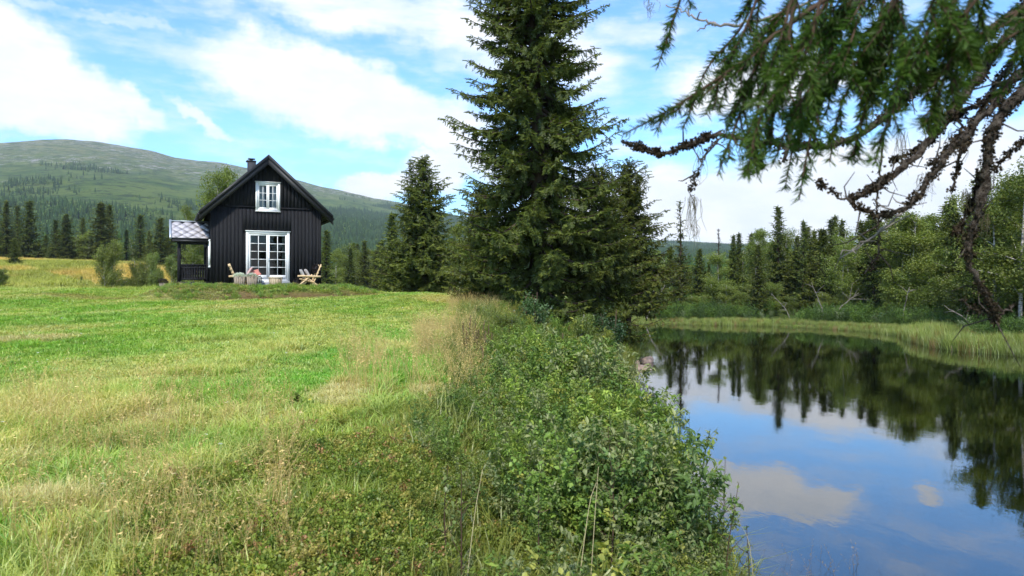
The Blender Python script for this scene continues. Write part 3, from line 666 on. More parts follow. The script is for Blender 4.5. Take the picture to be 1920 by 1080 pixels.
    off = rng.uniform(2.0, 17, m)[:, None]; p = p+np.stack([-e[:, 1], e[:, 0]], -1)*off; x, y = p[:, 0], p[:, 1]; ok = ~inside(x, y, RIV); x, y = x[ok], y[ok]; n = len(x)
    pal = np.array([(.07, .12, .03), (.10, .16, .035), (.055, .09, .03), (.16, .19, .12)])
    scatter('far_bank_undergrowth', surf(x, y), rots(n, .25), rng.uniform(.7, 1.7, n), pal[rng.choice(4, n, p=[.4, .3, .25, .05])]*1.6, rng.integers(0, len(T_birchfar)+3, n), T_birchfar+T_willow, label='low willow and birch scrub on the far bank')
scatter_bank()

# ------------------------------------------------------------------ trees
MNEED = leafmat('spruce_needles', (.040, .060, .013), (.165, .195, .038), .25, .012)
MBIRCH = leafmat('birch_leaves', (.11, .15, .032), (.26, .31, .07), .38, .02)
MBARK = pbr('spruce_bark', (.085, .062, .045), .95, .1, 14, .5, .8, stretchv=(1, 1, .3))
MWBARK = pbr('birch_bark', (.62, .58, .52), .8, .2, 6, .5, .3, col2=(.10, .085, .075), stretchv=(.6, .6, 3))
MDEAD = pbr('weathered_dead_wood', (.34, .30, .26), .9, .15, 18, .45, .5, stretchv=(1, 1, .3))
def spray_tpl(seed, nb=7, flat=.25, bw=.045):
    r = np.random.default_rng(seed); V = []; F = []
    def blade(p, d, w, side):
        d = np.array(d); s = np.array(side)*w; k = len(V); V.extend([p-s*.6, p+s*.6, p+d*.6+s, p+d, p+d*.6-s]); F.append([k, k+1, k+2]); F.append([k, k+2, k+4]); F.append([k+4, k+2, k+3])
    blade(np.zeros(3), [1, 0, -.02], .05, [0, 1, 0]); blade(np.zeros(3), [.9, 0, -.05], .045, [0, .2, 1])
    for i in range(nb):
        t = .12+.75*i/nb
        for s in (-1, 1):
            L = (.42-.22*t)*r.uniform(.7, 1.2); a = math.radians(r.uniform(38, 60)); dz = r.normal(-.04, flat*.4)
            tw = r.uniform(-.6, .6); blade(np.array([t, 0, 0]), [math.cos(a)*L, s*math.sin(a)*L, dz*L*2], bw, [math.sin(a), -s*math.cos(a), tw])
    return np.array(V), np.array(F)
SP_FINE = [spray_tpl(i, 4, bw=.05) for i in range(4)]
SP_MED = [spray_tpl(10+i, 4, bw=.085) for i in range(3)]
SP_LOW = [spray_tpl(20+i, 2, bw=.07) for i in range(3)]

def spruce(H, R, seed, clear=.06, tpl=SP_MED, spray=.5, step=.28, nbr=None, power=.85, gap=.0, bare=None, zmax=None, limbs=True, hang=.35, trunkr=None, xoff=None, woodm=None):
    """returns (trunk Geo, crown Geo). bare=(z0,z1,factor) thins the crown between two heights."""
    r = np.random.default_rng(seed); gt = Geo(); gc = Geo(); tr = trunkr or H*.011+.03
    zz = np.linspace(-.3, H*.985, 14); wob = np.cumsum(r.normal(0, H*.0018, (14, 2)), 0); wob -= wob[0]
    cen = np.column_stack([wob, zz]); tube(gt, cen, tr*(1-zz.clip(0)/H)**.8+.012, 8, .5)
    nb = nbr or int(H*9); hs = clear*H+(H*.985-clear*H)*np.linspace(0, 1, nb)**.93
    azs = np.cumsum(np.full(nb, 2.4)+r.normal(0, .5, nb))
    PP = [[] for _ in tpl]; DD = [[] for _ in tpl]; SC = [[] for _ in tpl]; VV = [[] for _ in tpl]
    lobes = r.random(7)*6.28
    for h, a in zip(hs, azs):
        t = h/H
        L = R*((1-t)**power)*r.uniform(.78, 1.07)*(1+.09*math.sin(3*a+lobes[0]+h*.8)+.10*math.sin(5*h/max(R, .5)+lobes[1]))+.10*R*.5
        if t < clear+.12: L *= .6+.4*(t-clear)/.12
        dfac = 1.0
        if bare and bare[0] < h < bare[1]:
            if r.random() > bare[2]: continue
            L *= bare[3] if len(bare) > 3 else .6
        if r.random() < gap: continue
        if zmax and h > zmax: continue
        e0 = math.radians(np.interp(t, [0, .3, .7, 1], [-14, -6, 12, 48])+r.normal(0, 6))
        dh = np.array([math.cos(a), math.sin(a), 0]); sag = L*np.interp(t, [0, .5, 1], [.22, .16, .02])
        ct = np.array([np.interp(h, zz, cen[:, 0]), np.interp(h, zz, cen[:, 1]), h])
        n = max(5, int(L/.22)); s = np.linspace(0, 1, n)
        pts = ct+dh*(s[:, None]*L*math.cos(e0))+np.array([0, 0, 1.0])*(s*L*math.sin(e0)-sag*np.sin(s*math.pi*.8)+sag*.45*s**3)[:, None]
        if limbs: tube(gt, pts, np.linspace(tr*.28, .008, n)*min(1, L/1.2+.3), 4, .3, False)
        side = np.cross(dh, [0, 0, 1]); m = max(3, int(L/step)); ts = np.linspace(.14, 1, m)
        for q in ts:
            p = np.array([np.interp(q, s, pts[:, k]) for k in range(3)])
            tw = spray*(.55+.65*math.sin(min(1, q*1.15+.1)*math.pi)**.6)*np.interp(L, [0, 1.5, 4], [.45, .85, 1.15])
            for sg in (-1, 1):
                j = r.integers(len(tpl)); d = dh*r.uniform(.45, .95)+side*sg*r.uniform(.55, 1.1)+[0, 0, r.normal(-hang*.6, .2)]
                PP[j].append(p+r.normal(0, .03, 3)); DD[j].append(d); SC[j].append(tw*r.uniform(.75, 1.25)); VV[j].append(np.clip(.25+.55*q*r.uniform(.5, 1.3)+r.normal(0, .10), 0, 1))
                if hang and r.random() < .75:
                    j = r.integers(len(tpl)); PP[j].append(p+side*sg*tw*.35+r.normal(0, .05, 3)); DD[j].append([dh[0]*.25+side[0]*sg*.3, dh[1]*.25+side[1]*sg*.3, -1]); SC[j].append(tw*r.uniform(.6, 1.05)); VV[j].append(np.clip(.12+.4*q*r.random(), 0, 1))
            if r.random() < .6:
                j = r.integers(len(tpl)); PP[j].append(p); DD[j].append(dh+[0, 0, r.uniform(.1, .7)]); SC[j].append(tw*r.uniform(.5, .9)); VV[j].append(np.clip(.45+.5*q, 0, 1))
        j = r.integers(len(tpl)); PP[j].append(pts[-1]); DD[j].append(dh+[0, 0, .15]); SC[j].append(spray*.8); VV[j].append(.9)
    for k in range(5):
        PP[0].append(np.array([cen[-1][0], cen[-1][1], H*.985-k*.18])); DD[0].append(np.array([r.normal(0, .35)*(k > 0), r.normal(0, .35)*(k > 0), 1.0])); SC[0].append(spray*.7); VV[0].append(.8)
    for j, (tv, tf) in enumerate(tpl):
        if PP[j]:
            n = len(PP[j]); stamp(gc, tv, tf, frames(np.array(DD[j]), r.uniform(-.5, .5, n)), np.array(PP[j]), np.array(SC[j]), np.array(VV[j]))
    return gt, gc
def broadleaf(H, R, seed, z0=.25, leaf=.11, ncl=1300, per=7, nst=1, lean=.0, trunkr=None, airy=.5, conic=.5, limbn=26):
    r = np.random.default_rng(seed); gt = Geo(); gc = Geo(); tr = trunkr or .02+H*.008; tips = []
    for s in range(nst):
        a = r.random()*6.28; ln = lean+((.10+.1*r.random())*(.35 if conic > .5 else 1) if nst > 1 else .03); b = np.array([math.cos(a), math.sin(a), 0])*(.25 if nst > 1 else 0)
        c = curve([b+[0, 0, -.2], b+np.array([math.cos(a)*ln*H*.4, math.sin(a)*ln*H*.4, H*.45])+r.normal(0, H*.012, 3), b+np.array([math.cos(a)*ln*H, math.sin(a)*ln*H, H*.97*r.uniform(.85, 1) if s else H*.97])], 12)
        tube(gt, c, np.linspace(tr, .012, 12)*(1 if not s else .75), 6, .5)
        for k in range(limbn//nst):
            t = r.uniform(z0*.8, .97); i = t*11; i0 = min(10, int(i)); p = c[i0]*(1-i+i0)+c[i0+1]*(i-i0)
            az_ = r.random()*6.28; prof = math.sin(min(1, (t-z0*.5)/(1-z0*.5)*.9+.12)*math.pi)**.6 if conic < .5 else 1.05*max(.02, 1-((t-.32)/.72)**2)**.5
            L = R*prof*r.uniform(.6, 1.15)/ (1 if nst == 1 else 1.25); el_ = math.radians(r.uniform(15, 55)); dv = np.array([math.cos(az_)*math.cos(el_), math.sin(az_)*math.cos(el_), math.sin(el_)])
            q = p+dv*L; q[2] = min(q[2], H*1.02); m_ = (p+q)/2+[0, 0, .06*L]; cc = curve([p, m_, q], 6); tube(gt, cc, np.linspace(tr*.35, .008, 6), 4, .3, False)
            tips.append((cc, L))
    PP = []; w = np.array([l for _, l in tips]); w = w/w.sum()
    for (cc, L), k in zip(tips, r.multinomial(ncl, w)):
        t = r.uniform(.2, 1.1, k); q = np.stack([np.interp(t, np.linspace(0, 1, 6), cc[:, j]) for j in range(3)], -1)
        PP.append(q+r.normal(0, 1, (k, 3))*np.array([.2, .2, .16])*L*(.45+airy*.5))
    PP = np.concatenate(PP); n = len(PP)*per; P2 = np.repeat(PP, per, 0)+r.normal(0, leaf*1.25, (n, 3)); vv = np.repeat(r.normal(.5, .18, len(PP)), per)+r.normal(0, .12, n)
    ok = (P2[:, 2] > .12) & (P2[:, 2] < H*1.04); P2 = P2[ok]; vv = vv[ok]; n = len(P2)
    D = r.normal(0, 1, (n, 3)); D[:, 2] -= .35; stamp(gc, LV2, LF2, frames(D, r.uniform(-1, 1, n)), P2, leaf*r.uniform(.7, 1.3, n), np.clip(vv, 0, 1))
    return gt, gc
class Kind:
    def __init__(s, name, cat, H, gt, gc, mt, mc):
        s.name, s.cat, s.H = name, cat, H; s.t = gt.mesh(name+'_trunk', mt, True); s.c = gc.mesh(name+'_crown', mc) if gc and gc.n else None
    def put(s, x, y, H, label, group=None, wide=1.0, z=None, rz=None, cat=None, name=None, tilt=0):
        k = H/s.H; o = thing(name or s.name, label, cat or s.cat, (x, y, float(height(np.array([x]), np.array([y]))[0]) if z is None else z), random.random()*6.28 if rz is None else rz, group)
        o.scale = (k*wide, k*wide, k)
        if tilt: o.rotation_euler[1] = tilt
        link('trunk', s.t, o)
        if s.c: link('crown', s.c, o)
        return o
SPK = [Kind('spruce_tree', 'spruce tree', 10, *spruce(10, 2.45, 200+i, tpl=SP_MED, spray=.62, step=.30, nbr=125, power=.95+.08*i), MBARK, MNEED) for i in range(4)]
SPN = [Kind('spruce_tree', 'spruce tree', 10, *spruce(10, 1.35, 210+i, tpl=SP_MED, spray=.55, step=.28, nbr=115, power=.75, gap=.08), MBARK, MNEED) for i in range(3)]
FULLB = Kind('birch_tree', 'birch tree', 8, *broadleaf(8, 2.1, 251, .08, .11, 2900, 8, nst=2, airy=.55, limbn=60), MWBARK, MBIRCH)
BIK = [Kind('birch_tree', 'birch tree', 8, *broadleaf(8, 1.7, 220+i, .3, .10, 1500, 8, airy=.75), MWBARK, MBIRCH) for i in range(4)]
BIT = [Kind('birch_tree', 'birch tree', 8, *broadleaf(8, 1.35, 230+i, .35, .085, 620, 8, airy=1.0, lean=.03), MWBARK, MBIRCH) for i in range(3)]
BUK = [Kind('birch_bush', 'bush', 3, *broadleaf(3, 1.05, 240+i, .05, .065, 2700, 8, nst=3, conic=.9, airy=.5, limbn=90), MWBARK, MBIRCH) for i in range(3)]

def hfor(px, ytop, D, zg): return EYE+(540-ytop)/FPX*D-zg
def zg(x, y): return float(height(np.array([float(x)]), np.array([float(y)]))[0])
def plant(kd, px, ytop, D, label, group=None, wide=1.0, **kw):
    x = (px-960)/FPX*D; z = zg(x, D); return kd.put(x, D, hfor(px, ytop, D, z), label, group, wide, z=z-.03, **kw)

# the great spruce and its neighbours on the near bank
def big_spruces():
    x = (1011-960)/FPX*25; z = zg(x, 25)
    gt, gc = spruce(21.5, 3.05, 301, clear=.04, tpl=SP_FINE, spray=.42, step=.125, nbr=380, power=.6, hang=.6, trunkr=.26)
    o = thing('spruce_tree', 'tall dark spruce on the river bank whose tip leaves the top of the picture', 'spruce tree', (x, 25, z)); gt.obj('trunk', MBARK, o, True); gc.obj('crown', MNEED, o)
    for (px, D, top, R, sd, lb) in ((1180, 29, 304, 2.2, 302, 'shorter spruce nearest the water, right of the great spruce'),
                                (1122, 26.8, 318, 2.5, 303, 'bushy spruce squeezed between the great spruce and the waterside one'),
                                (905, 28.5, 350, 1.6, 304, 'low spruce leaning out of the great spruce on its meadow side')):
        x = (px-960)/FPX*D; z = zg(x, D); H = hfor(px, top, D, z)
        gt, gc = spruce(H, R, sd, clear=.20 if sd == 302 else .07, tpl=SP_FINE, spray=.40, step=.13, nbr=150, power=.48, hang=.6)
        o = thing('spruce_tree', lb, 'spruce tree', (x, D, z)); gt.obj('trunk', MBARK, o, True); gc.obj('crown', MNEED, o)
    D = 47; x = (792-960)/FPX*D; z = zg(x, D); H = hfor(792, 297, D, z)
    gt, gc = spruce(H, 3.3, 305, clear=.03, tpl=SP_FINE, spray=.6, step=.24, nbr=190, power=.72, hang=.45)
    o = thing('spruce_tree', 'broad spruce with a forked tip between cabin and great spruce', 'spruce tree', (x, D, z)); gt.obj('trunk', MBARK, o, True); gc.obj('crown', MNEED, o)
    g1, g2 = spruce(H*.55, 1.0, 306, clear=.1, tpl=SP_FINE, spray=.4, step=.22, nbr=60, power=.7); q = g2.mesh('crown', MNEED)
    c = link('second_tip', q, o); c.location = (-.75, 0, H*.43)
big_spruces()
plant(BIK[0], 862, 418, 44, 'pale green birch glimpsed between the two large spruces', wide=.9)
plant(SPK[1], 735, 400, 55, 'small spruce tight against the left side of the forked spruce', wide=1.1)
plant(FULLB, 402, 308, 46, 'tall full birch rising behind the left roof of the cabin', wide=.75)
plant(FULLB, 368, 385, 45, 'birch seen through the open porch of the cabin', wide=.6)
plant(BUK[0], 205, 452, 60, 'dense rounded birch bush alone on the meadow edge', wide=.66, name='birch_bush')
plant(BUK[1], 262, 484, 62, 'small pointed bush right of the big meadow bush', wide=.6)
plant(BUK[2], 282, 470, 78, 'slim young birch bush farther up the meadow near the porch', wide=.5)
plant(BUK[0], 293, 505, 60, 'low feathery bush at the foot of the meadow slope beside the porch', wide=.6)
plant(BUK[1], 2, 502, 58, 'rounded bush cut by the left edge of the picture', wide=1.1)
plant(BUK[2], 153, 517, 70, 'tiny thin bush between the edge bush and the big meadow bush', wide=.6)
plant(BUK[0], 328, 480, 66, 'leafy bush just left of the porch post', wide=.5)
plant(SPK[2], 27, 446, 100, 'small dark spruce standing out in the meadow grass', wide=1.5)
for (px, top, D, k, w, lb) in ((-12, 372, 135, SPK[0], .9, 'dark spruce cut by the left picture edge'), (12, 376, 140, SPK[1], 1.0, 'grey green spruce second from the left edge'),
        (55, 376, 138, SPK[2], 1.35, 'broad spruce third from the left edge, tallest of its cluster'), (33, 385, 150, SPN[1], 1.2, 'thin spruce behind the broad one at the left edge'),
        (104, 412, 150, SPK[3], 1.2, 'short spruce just left of the pointed pair'), (125, 402, 138, SPK[0], 1.5, 'pointed spruce in the middle of the left wood'),
        (155, 408, 155, SPK[1], 1.0, 'narrow spruce behind the pointed one'), (190, 380, 140, SPK[3], 1.75, 'widest dark spruce above the big meadow bush'),
        (206, 384, 146, SPN[0], 1.4, 'spruce forming a second tip on the widest one'), (237, 430, 150, SPN[1], 1.4, 'low spruce right of the widest one'), (262, 402, 148, SPN[2], 1.6, 'sparse brownish spruce above the small pointed bush'),
        (280, 432, 145, SPK[1], 1.1, 'short spruce left of the broad one by the porch'), (300, 408, 130, SPK[0], 1.5, 'broad dark spruce left of the porch roof'), (318, 424, 150, SPK[2], 1.2, 'spruce half hidden by the porch roof'),
        (85, 440, 160, SPK[0], 1.3, 'low spruce in the gap left of the pointed spruce'), (345, 436, 150, SPK[1], 1.2, 'spruce peeping above the porch roof slates')):
    plant(k, px, top, D, lb, wide=w)
FL = []; FM = []
for i, (px, top) in enumerate([(75, 455), (95, 460), (140, 440), (165, 432), (222, 440), (248, 445), (225, 470), (150, 470), (330, 452), (10, 470), (275, 470), (180, 470)]):
    FL.append((plant((BIK+BIT)[i % 7], px, top, 145+(i*7) % 20, 'birch', 'birches of the wood behind the meadow', wide=1.5), px, 145+(i*7) % 20, top, 'birch'))
# wood right of the cabin
for i, px in enumerate(range(604, 900, 11)):
    D = 88+(i*37) % 60; top = 446+((i*53) % 40)-(6 if i % 3 else 14); k = (SPK+SPN+BIK)[(i*5) % 11]
    if i == 0: plant(SPN[0], 612, 432, 84, 'slender spruce close to the right wall corner of the cabin', wide=1.5); continue
    lab = 'birch' if k in BIK else 'spruce'
    FM.append((plant(k, px+random.uniform(-5, 5), top, D, lab, lab+' trees right of the cabin', wide=1.25), px, D, top, lab))
for i in range(34):
    D = random.uniform(150, 260); px = random.uniform(600, 900); k = random.choice(SPK+SPN); lab = 'spruce'
    FM.append((plant(k, px, random.uniform(452, 480), D, lab, lab+' trees right of the cabin', wide=1.1), px, D, 0, lab))
# far side of the river, left to right
gt, gc = spruce(11, 1.25, 320, clear=.16, tpl=SP_MED, spray=.45, step=.25, nbr=150, power=.45, bare=(6.0, 11, .42, .55)); PINE = Kind('pine_tree', 'tree', 11, gt, gc, MBARK, MNEED)
gt, gc = spruce(10, .7, 321, clear=.2, tpl=SP_LOW, spray=.30, step=.3, nbr=120, power=.5, bare=(0, 10, .6, .8)); SNAG = Kind('dead_spruce', 'tree', 10, gt, gc, MBARK, leafmat('dead_twigs', (.045, .04, .03), (.075, .07, .045), .1, 0))
plant(PINE, 1277, 376, 62, 'lean conifer with a thin bare top, left end of the far wood', wide=1.0)
plant(SNAG, 1347, 427, 74, 'thin dead spruce spire over the left far wood', wide=1.0)
plant(SPK[0], 1460, 386, 66, 'tallest pointed spruce at the middle of the far wood', wide=.85)
plant(BIK[0], 1423, 425, 70, 'airy birch left of the tallest pointed spruce', wide=1.2)
plant(SPK[1], 1421, 458, 58, 'green spruce at the shore left of the tallest one', wide=.9)
plant(BIT[0], 1503, 430, 66, 'round topped birch right of the tallest pointed spruce', wide=1.2)
plant(SPK[3], 1545, 428, 60, 'broad dark spruce by the leaning white stems', wide=1.15)
plant(SPN[0], 1580, 412, 66, 'slim lichen grey spruce right of the broad shore spruce', wide=1.1)
plant(SPK[2], 1632, 398, 64, 'spruce behind the forked dead branch', wide=1.0)
plant(BIT[1], 1690, 425, 60, 'light birch with a pale trunk beside the sedge', wide=1.2)
plant(BIT[2], 1722, 400, 58, 'tall airy birch behind the near sedge bed', wide=1.3)
plant(SPK[0], 1748, 404, 56, 'bright green spruce behind the near sedge bed', wide=1.0)
plant(SPN[1], 1785, 368, 50, 'dark spruce left of the drooping dead limb', wide=1.2)
plant(SPK[1], 1838, 318, 39, 'tall dark spruce standing behind the drooping dead limb', wide=.75)
plant(BIK[3], 1862, 330, 37.5, 'full birch right of the drooping dead limb', wide=1.1)
plant(BIK[1], 1912, 292, 36, 'large birch cut by the right picture edge', wide=1.2)
plant(BIK[2], 1985, 280, 38, 'birch whose outer leaves reach in from the right edge', wide=1.2)
plant(SPK[3], 1888, 350, 44, 'dark spruce between the two right hand birches', wide=1.2)
rr_ = random.Random(5); FW = []; FB = []
def shore_y(px):
    """distance at which the far shore lies for this column"""
    return np.interp(px, [1150, 1300, 1400, 1500, 1600, 1680, 1740, 1830, 1920, 2060], [61, 60, 58, 57, 54, 50, 47, 40, 37, 34])
for i in range(96):
    px = 1170+i*8.8+rr_.uniform(-6, 6); D = shore_y(px)+rr_.uniform(2.5, 26); q = rr_.random()
    base = np.interp(px, [1170, 1260, 1340, 1400, 1500, 1700, 1800, 1920], [490, 486, 478, 448, 434, 418, 392, 335])
    if q < .52: k = rr_.choice(SPK+SPN); top = base-rr_.uniform(-30, 26); lab = 'spruce'; w = rr_.uniform(.9, 1.4)
    else: k = rr_.choice(BIK+BIT); top = base-rr_.uniform(-34, 24); lab = 'birch'; w = rr_.uniform(1.1, 1.7)
    FW.append((plant(k, px, top, D, lab, lab+' trees of the wood across the river', wide=w), px, D, top, lab))
for i in range(40):
    px = 1160+i*20+rr_.uniform(-9, 9); D = shore_y(px)+rr_.uniform(1.5, 6)
    FB.append((plant(rr_.choice(BUK), px, np.interp(px, [1160, 1500, 1920], [556, 548, 520])+rr_.uniform(-26, 14), D, 'bush', 'bushes along the far shore', wide=rr_.uniform(1.0, 1.7)), px, D, 0, 'bush'))
for i in range(26):                     # wood on the right bank outside the frame, mirrored and shading
    x = rr_.uniform(25, 48); y = rr_.uniform(22, 60)
    if x/y*FPX+960 < 1925: continue
    rr_.choice(SPK+BIK).put(x, y, rr_.uniform(7, 10), 'tree of the wood beyond the right picture edge', 'trees beyond the right picture edge')
for i in range(16):                     # wood behind the camera, mirrored in the cabin's panes
    (SPK+BIK)[i % 8].put(-6+i*3.2+rr_.uniform(-1, 1), -22-rr_.uniform(0, 12), rr_.uniform(9, 13), 'tree standing behind the viewer and mirrored in the cabin panes', 'trees behind the viewer')
def name_them(items, marks, tail, split=None):
    '''labels from the landmark the tree stands at, its row and its size rank there'''
    cells = {}
    for it in items:
        m = [b for a, b in marks if it[1] < a][0]; row = '' if split is None else ('front row ' if it[2] < split(it[1]) else 'back row ')
        cells.setdefault((row, it[4], m), []).append(it)
    for (row, lab, m), L in cells.items():
        L.sort(key=lambda q: -q[0].scale[2]); n = len(L)
        nm = {1: ['only'], 2: ['taller', 'shorter'], 3: ['tallest', 'middling', 'shortest'], 4: ['tallest', 'second tallest', 'third tallest', 'shortest']}.get(n) or ['tallest', 'second tallest', 'third tallest', 'fourth tallest', 'fifth tallest', 'sixth tallest', 'seventh tallest', 'eighth tallest', 'ninth tallest', 'tenth tallest', 'low', 'low', 'low'][:n]
        for w, it in zip(nm, L): it[0]['label'] = '%s %s%s %s' % (w, row, lab, m+tail)
WM = [(1277, 'left of the bare topped conifer'), (1347, 'between bare topped conifer and dead spire'), (1423, 'right of the dead spire'), (1500, 'around the tallest pointed spruce'), (1580, 'by the leaning white stems'),
      (1660, 'behind the forked dead branch'), (1730, 'by the pale trunked birch'), (1800, 'behind the near sedge bed'), (1865, 'at the drooping dead limb'), (9999, 'at the right picture edge')]
name_them(FW, WM, '', lambda p: float(shore_y(p))+13); name_them(FB, WM, ', on the far shore')
name_them(FL, [(120, 'left of the pointed spruce'), (200, 'under the widest spruce'), (260, 'left of the brownish spruce'), (999, 'near the porch')], ' behind the meadow')
name_them(FM, [(630, 'against the right cabin wall'), (670, 'just right of the cabin'), (710, 'midway to the forked spruce'), (760, 'at the left skirt of the forked spruce'), (830, 'behind the forked spruce'), (9999, 'between forked and great spruce')], '', lambda p: 118)
for (px, D, L, tl, rz, lb) in ((1485, 55.5, 2.6, -.65, .2, 'bare white stem leaning left at the waterside'), (1560, 53.5, 2.8, .75, .1, 'bare white stem leaning right at the waterside'), (1548, 54, 3.0, -.35, .1, 'upright bare white stem beside the leaning pair'),
                      (1690, 47.5, 2.6, .2, .4, 'grey bare stem by the near sedge'), (1835, 37.5, 2.4, -.8, -.1, 'forked dead stem under the right hand birches'), (1210, 57, 3.2, .5, 0, 'dead birch stem leaning over at the left end of the far shore')):
    g = Geo(); r = np.random.default_rng(int(px)); c = curve([[0, 0, -.2], [L*.3*math.sin(tl), 0, L*.35], [L*math.sin(tl), 0, L*math.cos(tl)]], 10)+r.normal(0, .02, (10, 3)); tube(g, c, np.linspace(.06, .012, 10), 5)
    for k in range(7):
        i = r.integers(4, 9); d = r.normal(0, 1, 3); d[2] = abs(d[2]); tube(g, [c[i], c[i]+d*.2+[0, 0, .05], c[i]+d*.42], [.018, .012, .006], 4)
    x = (px-960)/FPX*D; o = g.obj('fallen_birch', MDEAD, None, True, (x, D, zg(x, D))); tag(o, lb, 'dead stem')

# far woods on the slopes: one mass
def far_tree(H, R, seed, conif=True):
    r = np.random.default_rng(seed); g = Geo()
    if conif:
        for k in range(6):
            z = H*(.06+.15*k); rr = R*(1-k/6.6); n = 7; a = np.arange(n)/n*6.283+r.random(); q = rr*r.uniform(.7, 1.15, n)
            V = [[math.cos(t)*w, math.sin(t)*w, z-r.uniform(0, .03)*H] for t, w in zip(a, q)]+[[0, 0, z+H*.26 if k < 5 else H]]
            g.add(V, [[i, (i+1) % n, n] for i in range(n)], r.uniform(.2, .8))
    else:
        for k in range(26):
            d = r.normal(0, 1, 3); d /= np.linalg.norm(d); p = d*np.array([R, R, H*.38])*r.uniform(.6, 1)+[0, 0, H*.6]; s = r.normal(0, R*.33, (3, 3)); g.add(p+s, [[0, 1, 2]], r.uniform(.3, 1))
        tube(g, [[0, 0, 0], [0, 0, H*.6]], [.1, .05], 3, 0, False)
    return g.mesh('far_tree', MFAR)
MFAR = leafmat('far_foliage', (.75, .75, .75), (1.25, 1.25, 1.25), .1, 0, inst=True)
T_far = [far_tree(9, 1.7, i) for i in range(4)]+[far_tree(6, 1.9, 10+i, False) for i in range(3)]
def far_wood():
    n = 330000; a = rng.uniform(-.66, .66, n); r = np.sqrt(rng.uniform(165**2, 2500**2, n)); x, y = np.sin(a)*r, np.cos(a)*r
    z = height(x, y); frac = ((z-EYE)/r)/ridge(a); px = 960+np.tan(a)*FPX
    lim = np.interp(px, [0, 200, 380, 600, 680, 745, 850, 1240, 1500], [.62, .58, .54, .70, .88, .97, .97, .85, .97]); nz = fbm(x*.006, y*.006, 4); nz2 = fbm(x*.02+7, y*.014, 3)
    p = sst(lim+.06, lim-.14, frac+(nz-.5)*.8)*np.where(px < 560, .35+1.2*sst(.46, .60, nz2), .95); p = np.where(r < 420, .75, p)
    p *= np.interp(r, [165, 500, 1200, 2500], [1, .62, .46, .40])
    front = (px < 320) & (r < 200)
    keep = (rng.random(n) < p) & (np.interp(px, [1100, 1240, 1500], [1, 1, .6]) > rng.random(n)) & ~front & ((r > 270) | (px < 560) | (px > 1050)) & (r > 110+50)
    x, y, z, r, px = x[keep], y[keep], z[keep], r[keep], px[keep]; n = len(x)
    con = rng.random(n) < np.where(px < 560, .55, .8)
    idx = np.where(con, rng.integers(0, 4, n), 4+rng.integers(0, 3, n)); pal = np.where(con[:, None], np.array([(.030, .055, .018)]), np.array([(.085, .125, .035)]))
    scatter('hillside_wood', np.stack([x, y, z-.3], -1), rots(n, .03), rng.uniform(.55, 1.25, n)*np.where(con, 1, .9), pal*1.25*rng.normal(1, .22, (n, 1)), idx, T_far, label='distant spruce and birch wood covering the hillsides')
    print('far trees', n)
far_wood()

# ------------------------------------------------------------------ cabin
MBLK = pbr('black_stained_boards', (.0145, .0145, .0165), .8, .12, 9, .5, .2, col2=(.023, .023, .026), stretchv=(6, 6, .6))
MBLK2 = pbr('black_roof_trim', (.016, .016, .018), .5, .4, 7, .4, .15, col2=(.026, .026, .029), stretchv=(1, 1, 1))
MWHT = pbr('white_window_paint', (.88, .88, .86), .6, .25, 5, .04, 0)
MGREY = pbr('grey_step_paint', (.30, .32, .35), .7, .3, 8, .2, .1)
MSLATE = pbr('pale_slate', (.56, .53, .55), .6, .45, 5, .25, .2, col2=(.40, .375, .39))
MZINC = pbr('zinc_flashing', (.48, .52, .56), .4, .5, 3, .12, 0, metal=.5)
MSTONE = pbr('foundation_stone', (.13, .12, .11), .9, .25, 9, .5, .6, col2=(.24, .22, .20))
MROOM = pbr('dark_room_plaster', (.10, .095, .085), .9, .1)
MCURT = pbr('white_curtain', (.62, .62, .62), .9, .1, 12, .3, 0, stretchv=(6, 6, .5))
mgl, nt, out = mat_new('window_glass'); fr = N(nt, 'ShaderNodeFresnel'); fr.inputs[0].default_value = 1.5; tr = N(nt, 'ShaderNodeBsdfTransparent'); tr.inputs[0].default_value = (.80, .84, .82, 1)
gl = N(nt, 'ShaderNodeBsdfGlossy'); gl.inputs['Roughness'].default_value = .01; mx = N(nt, 'ShaderNodeMixShader'); LK(nt, fr.outputs[0], mx.inputs[0]); LK(nt, tr.outputs[0], mx.inputs[1]); LK(nt, gl.outputs[0], mx.inputs[2]); LK(nt, mx.outputs[0], out.inputs[0])
MGLASS = mgl

HZ = 2.74; W = 4.71; LEN = 6.6
cabin = thing('black_cabin', 'black timber cabin with steep gable and slate roofed porch beside the river', 'cabin', (HA[0], HA[1], HZ), HTH)
def part(name, g, mat, par=None, smooth=False): return g.obj(name, mat, par if par is not None else cabin, smooth)
def clip_poly(poly, a, b, c):
    """keep a*x+b*z<=c"""
    o = []
    for i in range(len(poly)):
        p, q = poly[i], poly[(i+1) % len(poly)]; dp, dq = a*p[0]+b*p[1]-c, a*q[0]+b*q[1]-c
        if dp <= 0: o.append(p)
        if dp*dq < 0: t = dp/(dp-dq); o.append((p[0]+(q[0]-p[0])*t, p[1]+(q[1]-p[1])*t))
    return o
RIDGE = 5.74; SL = 2.60/2.86                       # roof underside apex and slope
EAVE_W = RIDGE-SL*W/2                              # wall height at the corners
def roofz(u): return RIDGE-SL*abs(u-W/2)
BZ0 = .10
